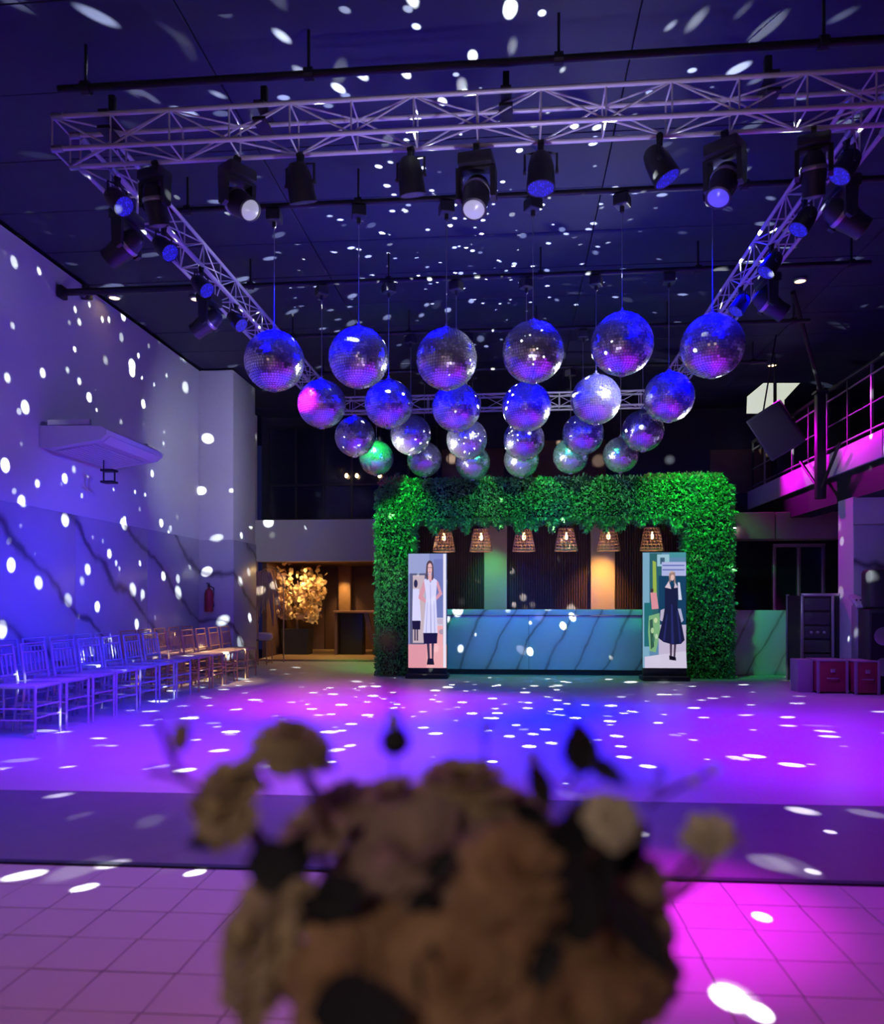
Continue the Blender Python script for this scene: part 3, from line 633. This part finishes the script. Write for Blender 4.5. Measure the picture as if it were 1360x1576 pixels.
Bp = [((90, 130, 165), band_(655, 655, 940, 1447)), ((120, 165, 190), band_(655, 655, 700, 1447)), ((45, 95, 100), band_(700, 660, 780, 1100)), ((150, 190, 205), band_(750, 668, 830, 750)), ((60, 90, 110), band_(770, 690, 800, 735)), ((70, 140, 150), band_(830, 655, 940, 690)), ((170, 175, 220), band_(780, 720, 940, 815)), ((90, 100, 170), band_(785, 740, 930, 748)), ((90, 100, 170), band_(785, 770, 930, 778)),
      ((20, 62, 92), band_(760, 815, 940, 1160)), ((35, 105, 110), band_(665, 1000, 720, 1300)), ((190, 178, 205), band_(760, 1150, 940, 1447)), ((205, 196, 220), [(668, 1370), (940, 1330), (945, 1447), (668, 1447)]),
      ((150, 175, 70), [(720, 710), (742, 720), (748, 960), (722, 960)]), ((214, 140, 150), [(705, 930), (745, 930), (760, 1040), (715, 1045)]), ((60, 45, 55), ell(716, 915, 10, 14)),
      ((120, 170, 120), [(695, 1090), (765, 1070), (770, 1200), (740, 1340), (700, 1330), (690, 1200)]), ((50, 90, 70), [(700, 1120), (720, 1110), (730, 1300), (708, 1320)]), ((190, 210, 160), ell(740, 1120, 12, 18)), ((170, 200, 150), ell(718, 1190, 10, 20)), ((180, 205, 170), ell(745, 1230, 9, 18)), ((60, 110, 90), ell(725, 1250, 8, 22)),
      ((205, 205, 230), [(885, 860), (898, 860), (912, 980), (890, 980)]), ((170, 170, 205), [(885, 1040), (905, 1040), (922, 1120), (905, 1140)]), ((180, 170, 195), [(772, 1050), (798, 1040), (788, 1130), (768, 1120)]),
      ((70, 55, 75), [(832, 1270), (848, 1270), (846, 1375), (834, 1375)]), ((70, 55, 75), [(860, 1270), (876, 1270), (868, 1375), (856, 1375)]), ((16, 14, 28), [(828, 1360), (872, 1372), (874, 1396), (830, 1390)]),
      ((24, 28, 58), [(800, 895), (820, 868), (842, 905), (868, 868), (886, 895), (884, 1040), (905, 1120), (930, 1255), (905, 1282), (850, 1286), (790, 1268), (756, 1240), (790, 1100), (800, 1030)]), ((38, 44, 98), [(840, 1010), (850, 1010), (860, 1280), (842, 1280)]), ((38, 44, 98), [(810, 1080), (818, 1080), (800, 1262), (788, 1255)]), ((38, 44, 98), [(878, 1060), (884, 1060), (908, 1270), (896, 1275)]),
      ((214, 190, 205), [(800, 895), (826, 850), (842, 905)]), ((200, 180, 196), [(866, 856), (886, 895), (860, 900)]), ((185, 160, 150), ell(846, 815, 20, 34)), ((150, 120, 110), [(828, 800), (866, 790), (870, 860), (858, 870), (862, 815), (838, 812), (836, 862), (828, 855)]), ((222, 180, 176), ell(850, 826, 11, 20))]
s1 = PY(628, 940, 12.35); s2 = PY(687, 940, 12.35)
screen('picture_screen', 'lit picture screen of a woman in a white dress, beside the hedge', s1.x, s2.x, PY(657, 1028, 12.35).z, PY(657, 852, 12.35).z, 12.35, 0, 300, 662, 556, 1434, A)
s1 = PY(990, 940, 12.3); s2 = PY(1056, 940, 12.3)
screen('picture_screen', 'lit picture screen of a woman in a long dark dress', s1.x, s2.x, PY(1023, 1028, 12.3).z, PY(1023, 850, 12.3).z, 12.3, .03, 660, 654, 940, 1446, Bp)

# ------------------------------------------------------------------ alcove: blossom tree in a planter, metal stools, arch stand, desk
t = thing('blossom_tree', 'golden blossom tree in a dark planter in the warm alcove', 'tree', PY(458, 1003, 17.2)); t.location.z = .04; t.location.y = 17.2; t.scale = (1.12, 1.12, 1.12)
MB().prism([(-.24, 0), (.24, 0), (.27, .50), (-.27, .50)], 'y', -.22, .22).build('planter', black_plastic, t)
MB().tube([(0, 0, .45), (-.03, 0, .8), (.02, 0, 1.1), (0, 0, 1.45)], [.035, .028, .022, .012], 8).build('trunk', brown_wall, t)
mb = MB(); bl = []
for k in range(16):
    a = RNG.uniform(0, 2 * PI); e = RNG.uniform(-.3, 1.2); r = RNG.uniform(.3, .55); q = Vector((math.cos(a) * math.cos(e) * r, math.sin(a) * math.cos(e) * r * .7, 1.28 + math.sin(e) * r * .8))
    mb.tube([(0, 0, RNG.uniform(.85, 1.2)), q * .5 + Vector((0, 0, .55)), q], [.012, .008, .004], 5); bl.append(q)
mb.build('branches', brown_wall, t)['kind'] = 'stuff'
gold = mat('blossom', (.85, .62, .30), .6, island=.3); mb = MB()
for k in range(950):
    q = bl[k % 16] * RNG.uniform(.55, 1.12) + Vector(RNG.normal(0, .075, 3)); q.z = max(q.z, .72)
    if k % 16 == 0: q.z = .62 + RNG.random() * .4
    R = Euler(RNG.uniform(0, 6, 3)).to_matrix(); s = RNG.uniform(.035, .06)
    mb.add([q + R @ Vector(c) * s for c in ((0, 0, 0), (1, .3, .3), (.3, 1, .3), (-.9, .6, .2), (-.7, -.8, .3), (.5, -.9, .2))], [(0, 1, 2), (0, 2, 3), (0, 3, 4), (0, 4, 5), (0, 5, 1)])
mb.build('blossoms', gold, t, None)['kind'] = 'stuff'
gm_ = mat('gold_metal', (.55, .38, .18), .35, .6, var=.1)
for i, px in enumerate((379, 401)):
    y = 14.38 + i * .46; p = PY(px, 1000, y); s = .34
    t = thing('metal_stool', ('dark topped metal frame stool beside the white pillar', 'cushioned metal frame stool in front of the blossom tree')[i], 'stool', (p.x, y, 0))
    for sx in (-1, 1):
        for sy in (-1, 1): MB().tube([(sx * s / 2, sy * s / 2, 0), (sx * s / 2, sy * s / 2, .46)], .010, 6).build('leg', gm_, t)
        MB().tube([(sx * s / 2, -s / 2, .03), (sx * s / 2, s / 2, .03)], .008, 6).build('rail', gm_, t); MB().tube([(-s / 2, sx * s / 2, .03), (s / 2, sx * s / 2, .03)], .008, 6).build('rail', gm_, t)
    if i == 0:
        MB().box((0, 0, .475), (s + .03, s + .03, .03), bev=.006).build('seat', black_plastic, t)
        for sx in (-1, 1): MB().tube([(sx * s / 2, s / 2, .48), (sx * s / 2, s / 2, .78)], .010, 6).build('post', gm_, t)
        MB().tube([(-s / 2, s / 2, .78), (s / 2, s / 2, .78)], .010, 6).build('back_rail', gm_, t)
    else: MB().lathe([(0, .46), (.2, .46), (.23, .50), (.23, .56), (.19, .60), (0, .61)], 20).build('cushion', mat('cushion_cloth', (.55, .48, .46), .8, var=.1), t)
t = thing('arch_stand', 'tall round topped metal arch stand with drooping dried grass', 'stand', (PY(397, 1000, 15.35).x + .24, 15.35, 0))
for dx in (-.26, .28): MB().tube([(dx, 0, 0), (dx, 0, 1.55)], .013, 6).build('post', gm_, t)
MB().tube([(-.28 + .28 * (1 - math.cos(PI * i / 10)), 0, 1.55 + .32 * math.sin(PI * i / 10)) for i in range(11)], .013, 6).build('top_hoop', gm_, t)
mb = MB()
for k in range(60):
    a = RNG.uniform(-1, 1); x0 = -.15 + RNG.normal(0, .05); mb.tube([(x0, -.03, 1.7), (x0 + a * .18, -.06, 1.72 + RNG.uniform(0, .1)), (x0 + a * .34, -.08, 1.5 - RNG.random() * .25), (x0 + a * .40, -.08, 1.2 - RNG.random() * .5)], [.006, .01, .012, .004], 4)
mb.build('dried_grass', mat('dried_grass', (.40, .27, .20), .8, island=.4), t)['kind'] = 'stuff'
dk = PY(548, 1000, 17.0); t = thing('reception_desk', 'dark desk with a slanted wooden leg beside the hedge arch', 'desk', (dk.x, 17.2, .04))
MB().box((.0, 0, .94), (1.0, .5, .05), bev=.008).build('desk_top', mat('desk_wood', (.35, .19, .11), .5, var=.2), t)
MB().box((-.12, .05, .46), (.5, .36, .91), bev=.01).build('cabinet', black_plastic, t)
MB().prism([(.16, .92), (.26, .92), (.48, 0), (.38, 0)], 'y', -.2, -.12).build('slanted_leg', brown_wall, t)
MB().box((-.45, 0, .46), (.06, .4, .92)).build('side_leg', brown_wall, t)
spot((-4.6, 16.7, 2.0), (-4.75, 17.2, 1.3), WARM, 75, 80, .8, .05); spot((-4.05, 18.4, 2.0), (-4.05, 18.8, .8), WARM, 55, 60, .9, .03)
area((-3.6, 16.75, 2.0), (-3.6, 16.6, 0), WARM, 30, 2.6, .3)

# ------------------------------------------------------------------ balcony
BX = 4.62
bal = MB().box((BX + 1.25, 8.5, 3.18), (2.4, 15.5, .30)).build('balcony', dark_wall); struct(bal, 'balcony floor slab with magenta lit front')
MB().box((BX + .25, 8.5, 2.83), (.36, 15.5, .40)).build('under_beam', mat('beam_black', (.008, .008, .01), .8, var=.2), bal)
fas = mat('fascia_panel', (.62, .60, .64), .5, var=.05)
for k in range(8): MB().box((BX + .03, 1.75 + k * 1.93, 3.205), (.04, 1.90, .35), bev=.005).build('front_panel', fas, bal)
t = thing('railing', 'dark metal railing with thin bars along the balcony front', 'railing', (BX + .05, 0, 3.38))
for z, r in ((.95, .03), (.80, .014), (.42, .010), (.08, .014)): MB().tube([(0, 1, z), (0, 16, z)], r, 8).build('rail', black_metal if r > .02 else steel, t)
for k in range(21): MB().box((0, 1.2 + k * .74, .48), (.03, .03, .96)).build('post', steel if k % 2 else black_metal, t)
cp = PX(1262, 700, BX - .10); zt0 = PX(1262, 606, BX - .10).z
t = thing('support_post', 'black post standing on the balcony edge beside the speaker box', 'post', (BX - .10, cp.y, 2.72))
hp = zt0 - 2.72
MB().box((0, 0, hp / 2), (.13, .13, hp), bev=.01).build('shaft', black_metal, t); MB().box((0, 0, hp + .015), (.18, .18, .03)).build('cap_plate', black_metal, t)
for s_ in (-1, 1): MB().tube([(0, 0, .12), (-.02, s_ * .75, .68)], .025, 6).build('brace', black_metal, t)
a_ = Vector((BX - .10, cp.y, zt0 + .07)); q = PZ(1220, 450, ZT - .02)
t = thing('diagonal_strut', 'black diagonal strut from the ceiling down to the balcony post', 'strut', a_)
MB().tube([(0, 0, 0), q - a_], .03, 8).build('tube', black_metal, t); MB().lathe([(.05, -.0), (.05, .05)], 10).build('joint', steel, t)
sp = PD(1194, 662, 11.6); t = thing('loudspeaker', 'large dark tilted speaker box hanging before the balcony', 'loudspeaker', sp, -.5)
R = Euler((.30, -.5, 0)).to_matrix()
MB().box((0, 0, 0), (.52, .48, .70), R, bev=.02).build('cabinet', black_plastic, t)
MB().box(R @ Vector((0, -.245, 0)), (.47, .012, .64), R, bev=.004).build('front_grille', mat('grille_black', (.015, .015, .02), .7, bump=.4, bscale=150), t)
for s_ in (-1, 1): MB().box(R @ Vector((s_ * .275, 0, 0)), (.03, .2, .05), R).build('side_knob', black_metal, t)
MB().tube([R @ Vector((0, 0, .34)), (0, 0, ZT - .01 - sp.z)], .012, 6).build('hanging_rod', black_metal, t)
gp = lambda px, py: PY(px, py, 12.9)
t = thing('glowing_panel', 'pale glowing angular panel hanging behind the tilted speaker box', 'light panel', (gp(1190, 610).x, 12.9, gp(1190, 632).z))
lo = t.location; rel = lambda px, py: (gp(px, py).x - lo.x, gp(px, py).z - lo.z)
pale = mat('panel_glow', (.6, .6, .5), .5, 0, (.60, .66, .50), .9)
MB().prism([rel(1149, 636), rel(1150, 610), rel(1174, 590), rel(1190, 590), rel(1190, 636)], 'y', -.02, .02).build('pane', pale, t)
MB().prism([rel(1193, 636), rel(1193, 590), rel(1230, 590), rel(1206, 616), rel(1206, 636)], 'y', -.02, .02).build('pane', pale, t)
q = rel(1191.5, 590); MB().box((q[0], 0, q[1] / 2), (.05, .06, q[1])).build('mullion', black_metal, t)
MB().tube([(q[0], 0, q[1]), (q[0], 0, ZT - lo.z)], .012, 6).build('hanging_rod', black_metal, t)
# under the balcony
lw = MB().box((3.98, 13.5, .53), (1.05, .3, 1.06), bev=.01).build('low_wall', marble_bar); struct(lw, 'low marble wall between hedge arch and equipment rack')
for x0, x1, n_ in ((3.5, 4.45, 0), (4.45, 5.6, 1)):
    s_ = MB().box(((x0 + x1) / 2, 14.2, 2.5), (x1 - x0 - .01, .5, .46), bev=.02).build('trim_1' if n_ == 0 else 'trim_2', mat('soffit_tan', (.30, .23, .17), .6, var=.1)); struct(s_, 'brownish boxed soffit under the balcony')
dr = thing('door_1', None, None, (5.05, 14.6, 0)); struct(dr, 'dark framed glass door under the balcony')
MB().box((0, .02, 1.1), (.8, .03, 2.1)).build('pane', glass, dr)
for x in (-.42, 0, .42): MB().box((x, 0, 1.1), (.06, .07, 2.2), bev=.006).build('frame', steel, dr)
MB().box((0, 0, 2.2), (.9, .07, .06)).build('frame', steel, dr); MB().tube([(-.06, -.07, .95), (-.06, -.07, 1.25)], .012, 6).build('handle', steel, dr)
q = PY(1129, 814, 13.9); t = thing('spot_lamp', 'small white glowing lamp beside the hedge arch under the soffit', 'lamp', q)
MB().lathe([(0, -.03), (.035, -.02), (.04, .01), (.03, .03)], 12).build('bulb', mat('white_glow', (1, 1, 1), .4, 0, (.85, .95, 1), 8), t); MB().lathe([(.045, .02), (.05, .06), (.02, .09)], 12).tube([(0, 0, .08), (0, .2, .14)], .012, 6).build('housing', black_metal, t)
# equipment rack
t = thing('equipment_rack', 'black open equipment rack with silver edges under the balcony', 'rack', (4.55, 12.1, 0))
for sx in (-.42, .0, .42):
    MB().box((sx, -.3, .66), (.04, .04, 1.30), bev=.005).build('edge_rail', steel, t)
    if sx: MB().box((sx, .3, .66), (.04, .04, 1.30), bev=.005).build('edge_rail', steel, t)
for z in (.03, 1.3): MB().box((0, -.3, z), (.88, .04, .04), bev=.005).build('edge_rail', steel, t)
MB().box((0, .02, .66), (.86, .58, 1.26)).build('body', black_plastic, t)
for k in range(6): MB().box((-.21, -.29, .16 + k * .2), (.36, .03, .17), bev=.006).build('rack_unit', mat('rack_grey', (.06, .06, .075), .4, var=.2), t)
for k in range(3): MB().lathe([(.02, 0), (.02, .03), (.012, .035)], 10, Euler((PI / 2, 0, 0)).to_matrix(), (-.3 + k * .09, -.305, .76)).build('knob', steel, t)
MB().box((.22, -.285, .66), (.36, .02, 1.2)).build('door_panel', black_metal, t)
for sx in (-.36, .36):
    for sy in (-.22, .22): MB().lathe([(.03, -.012), (.03, .012)], 12, Euler((0, PI / 2, 0)).to_matrix(), (sx, sy, .012)).build('caster', black_plastic, t)
maroon = mat('maroon_case', (.22, .03, .05), .55, var=.2); grey_case = mat('case_grey', (.24, .24, .27), .5, var=.1)
for i, (px, w_) in enumerate(((1276, .38), (1329, .30))):
    p = PZ(px, 1066 + i * 2); t = thing('flight_case', ('maroon case with pale corner panel before the equipment rack', 'plain maroon case at the pale pier')[i], 'case', (p.x, p.y + .10, 0))
    MB().box((0, 0, .22), (w_, .42, .40), bev=.012).build('body', maroon, t)
    for sx in (-1, 1):
        for sy in (-1, 1): MB().box((sx * (w_ / 2 - .01), sy * .2, .22), (.035, .035, .43), bev=.005).build('corner', grey_case, t)
    MB().box((0, 0, .428), (w_ + .01, .43, .022), bev=.006).build('lid', grey_case, t); MB().box((0, -.218, .30), (.06, .015, .05), bev=.004).build('latch', steel, t); MB().tube([(-.07, -.215, .2), (-.06, -.24, .2), (.06, -.24, .2), (.07, -.215, .2)], .008, 6).build('handle', steel, t)
    if i == 0: MB().box((-w_ / 2 - .11, .06, .215), (.2, .3, .43), bev=.01).build('side_panel', grey_case, t)
p = PZ(1352, 1068); t = thing('floor_loudspeaker', 'tall black speaker column at the edge of the view by the pier', 'loudspeaker', (p.x + .06, p.y + .2, 0))
MB().box((0, 0, .55), (.34, .36, 1.1), bev=.02).build('lower_cabinet', black_plastic, t); MB().box((0, 0, 1.37), (.30, .32, .52), bev=.06).build('upper_cabinet', black_plastic, t); MB().box((0, -.185, .55), (.29, .012, 1.0)).build('front_grille', black_metal, t)
for z in (.35, .75): MB().lathe([(.11, 0), (.12, .012), (.10, .016)], 18, Euler((PI / 2, 0, 0)).to_matrix(), (0, -.19, z)).build('driver', steel, t)
p = PY(1329, 925, 11.15); t = thing('mixing_console', 'small pale mixing console on a grey stand before the pier', 'console', (p.x, 11.19, 0))
MB().box((0, 0, p.z), (.26, .3, .05), Euler((.5, 0, 0)).to_matrix(), bev=.008).build('panel', mat('console_pale', (.5, .5, .6), .4, var=.2, vscale=40), t)
for k in range(5): MB().lathe([(.010, 0), (.009, .02), (0, .021)], 8, Euler((.5, 0, 0)).to_matrix(), (-.1 + k * .05, -.05, p.z + .005)).build('knob', black_plastic, t)
MB().box((0, .02, (p.z - .06) / 2), (.20, .2, p.z - .06), bev=.01).build('stand', grey_case, t)

# ------------------------------------------------------------------ flower arrangement close to the camera, on a pedestal
fc = PD(690, 1480, .66); TZ = .62
t = thing('pedestal_table', 'small round table under the flower arrangement', 'table', (fc.x, fc.y, 0))
cloth = mat('table_dark', (.05, .045, .045), .7, var=.1)
MB().lathe([(0, TZ - .03), (.20, TZ - .03), (.205, TZ - .015), (.20, TZ), (0, TZ)], 28).build('table_top', cloth, t); MB().lathe([(.03, .03), (.025, TZ - .03)], 14).build('pole', black_metal, t); MB().lathe([(0, .0), (.16, 0), (.16, .015), (.03, .035), (0, .035)], 24).build('foot', black_metal, t)
bq = thing('flower_arrangement', 'blurred arrangement of cream and peach flowers in a vase before the camera', 'flowers', (fc.x, fc.y, TZ))
O = bq.location.copy()
MB().lathe([(0, .002), (.05, .002), (.055, .02), (.05, .12), (.07, .22), (.075, .23), (.066, .22), (.045, .12), (0, .1)], 24).build('vase', mat('vase_dark', (.03, .028, .03), .3, var=.1), bq)
cream = mat('petal_cream', (.62, .52, .36), .75, island=.22); peach = mat('petal_peach', (.54, .35, .22), .75, island=.25); mauve = mat('petal_mauve', (.50, .38, .36), .75, island=.22); ivory = mat('petal_ivory', (.85, .82, .68), .7, island=.15)
dleaf = mat('dark_leaf', (.025, .03, .045), .55, island=.3); stem_m = mat('stem_brown', (.12, .06, .06), .7, var=.2); bud_m = mat('bud_pink', (.55, .33, .27), .7, var=.15)
def petal(mb, R, C, th0, wd, amax, rho, curl, n=4, k=4):
    vs = []
    for i in range(n + 1):
        v = i / n; w = wd * math.sin(PI * min(.5, .12 + v * .5)) * (1 - .45 * max(0, v - .7) / .3)
        for j in range(k + 1):
            u = j / k * 2 - 1; al = amax * (v ** .8) - curl * v * v; r = rho * (.12 + .88 * v) * (1 - .10 * u * u * v)
            th = th0 + u * w; vs.append(C + R @ Vector((r * math.sin(al) * math.cos(th), r * math.sin(al) * math.sin(th), r * math.cos(al) - rho * .35)))
    mb.add(vs, [(i * (k + 1) + j, i * (k + 1) + j + 1, (i + 1) * (k + 1) + j + 1, (i + 1) * (k + 1) + j) for i in range(n) for j in range(k)])
def blossom(px, py, rp, d, m, facing=None, open_=1.0, lay=5):
    C = PD(px, py, d) - O; R0 = rp * d / F
    ax = Vector(facing) if facing else (C - Vector((0, .05, .22))) + Vector((0, -.06, .05)); Rm = ax.to_track_quat('Z', 'Y').to_matrix(); mb = MB()
    for l in range(lay):
        f = 1 - l / lay; np_ = max(3, 8 - l); rho = R0 * (.62 + .55 * f)
        for q in range(np_): petal(mb, Rm, C, 2 * PI * q / np_ + l * .6 + RNG.uniform(-.15, .15), 1.15 * PI / np_ * 1.3, open_ * (.35 + 1.55 * f) + RNG.uniform(-.1, .1), rho * RNG.uniform(.92, 1.06), .35 * f)
    o = mb.build('flower', m, bq, 80); b0 = C - ax.normalized() * R0 * .3; base = Vector((RNG.uniform(-.03, .03), RNG.uniform(-.03, .03), .2))
    MB().tube([b0, b0 * .5 + base * .5 + Vector((0, .0, -.02)), base], [.003, .004, .004], 6).build('stem', stem_m, bq)
    return o
BL = [(388, 1445, 82, .63, cream), (395, 1390, 62, .66, cream), (530, 1505, 118, .58, peach), (640, 1310, 130, .66, mauve), (715, 1200, 78, .74, cream), (800, 1335, 84, .59, peach), (806, 1420, 74, .60, peach), (950, 1460, 112, .61, peach), (715, 1500, 112, .56, peach),
      (880, 1545, 110, .57, peach), (1005, 1420, 62, .66, cream), (470, 1275, 60, .68, mauve), (520, 1235, 66, .72, mauve), (600, 1230, 72, .74, mauve), (455, 1375, 30, .60, cream), (800, 1245, 66, .74, mauve), (610, 1430, 90, .62, mauve), (870, 1440, 72, .60, cream), (985, 1370, 52, .68, cream), (1015, 1480, 58, .64, cream), (1000, 1345, 40, .64, cream), (380, 1500, 70, .64, cream)]
for b_ in BL: blossom(*b_)
blossom(342, 1245, 62, .66, cream, (-.35, -.8, .4), .9); blossom(358, 1205, 52, .67, cream, (-.1, -.6, 1), .7, 4); blossom(450, 1130, 68, .66, cream, (.15, -.1, 1), 1.15, 4); blossom(942, 1258, 43, .575, ivory, (.1, -.8, .6), .9, 4); blossom(1088, 1290, 44, .66, ivory, (-.3, -.6, .7), .7, 4); blossom(1112, 1300, 40, .67, cream, (.5, -.2, .9), .5, 3)
def leaf(px, py, L, ang, d, w=.35, m=dleaf):
    c = PD(px, py, d) - O; s_ = d / F; ax = Vector((math.cos(ang), RNG.uniform(-.3, .3), math.sin(ang))).normalized(); sd = ax.cross(Vector((0, 1, 0))).normalized(); n = Vector((0, 1, 0)); h = L * s_; vs = []
    for i in range(7):
        v = i / 6; ww = h * w * math.sin(PI * (v ** .8)) * .5; p = c + ax * (v - .5) * h + n * (.12 * h * math.sin(PI * v))
        vs += [p - sd * ww - n * ww * .3, p, p + sd * ww - n * ww * .3]
    MB().add(vs, [(i * 3 + j, i * 3 + j + 1, i * 3 + 4 + j, i * 3 + 3 + j) for i in range(6) for j in range(2)]).build('leaf', m, bq, 60)
for a_ in ((425, 1335, 110, 0, .61, .8), (450, 1320, 90, 1.0, .62, .7), (525, 1375, 100, .6, .585, .8), (500, 1400, 90, -.4, .59, .6), (890, 1300, 170, 1.5, .60, .6), (880, 1390, 190, 1.45, .58, .55), (910, 1350, 120, .9, .59, .7), (985, 1440, 190, -.95, .575, .32), (555, 1560, 170, .1, .53, .8), (680, 1330, 70, .9, .61, .5),
           (893, 1150, 95, 1.7, .66, .62), (935, 1188, 78, -.6, .66, .42), (830, 1205, 90, 1.9, .67, .4), (820, 1255, 70, -.5, .66, .5), (330, 1295, 90, .05, .65, .3), (395, 1205, 60, -.5, .66, .4), (960, 1305, 110, .7, .63, .7), (650, 1390, 70, 1.2, .60, .6), (660, 1500, 100, 1.5, .55, .4), (840, 1480, 90, 1.2, .56, .5)):
    leaf(*a_)
def twig(pts, r=.0018, d=.66, m=stem_m): MB().tube([PD(x, y, d) - O for x, y in pts], r, 6).build('twig', m, bq)
def bud(px, py, rx, ry, ang=0, d=.66, m=bud_m):
    R = Euler((0, ang, 0)).to_matrix(); s_ = d / F; c = PD(px, py, d) - O
    MB().lathe([(0, -ry * s_)] + [(rx * s_ * math.sin(PI * i / 8) * (1.15 - .3 * i / 8), -ry * s_ * math.cos(PI * i / 8)) for i in range(1, 8)] + [(0, ry * s_)], 12, R, c).build('bud', m, bq, 60)
twig([(330, 1230), (285, 1200), (262, 1165), (250, 1125), (240, 1110)], .0025); twig([(285, 1200), (250, 1190), (228, 1187)], .0025); twig([(272, 1175), (268, 1160)]); bud(278, 1132, 15, 26, .15, m=mat('bud_tan', (.50, .38, .34), .7, var=.1)); bud(300, 1238, 12, 14, 0, m=mat('bud_tan', (.5, .4, .3)))
twig([(500, 1225), (470, 1190), (440, 1155), (425, 1140)], .0022); twig([(606, 1220), (606, 1150), (603, 1100), (600, 1040), (598, 1000)], .0012)
bud(597, 985, 17, 14, .4, m=mat('bud_grey', (.22, .2, .22), .7, var=.1)); bud(608, 1140, 24, 24, 0, m=dleaf); bud(605, 1108, 12, 16, 0, m=cream); bud(600, 1156, 13, 7, .3, m=ivory)
twig([(745, 1180), (748, 1140)]); bud(748, 1122, 9, 20, .2); twig([(838, 1215), (824, 1175)]); bud(820, 1165, 9, 16, -.8); twig([(870, 1215), (892, 1185), (893, 1140), (878, 1090), (870, 1072)], .0018)
twig([(995, 1240), (1040, 1213), (1070, 1198), (1103, 1182)], .002); bud(1068, 1201, 12, 8, .4, m=ivory); bud(1099, 1184, 11, 9, .4, m=ivory); bud(1016, 1188, 8, 8, 0, m=stem_m); bud(1012, 1212, 9, 5, .2, m=stem_m); twig([(1092, 1345), (1088, 1330), (1090, 1310)], .003, .66, cream); twig([(1092, 1345), (1060, 1370), (1010, 1400)], .0018)
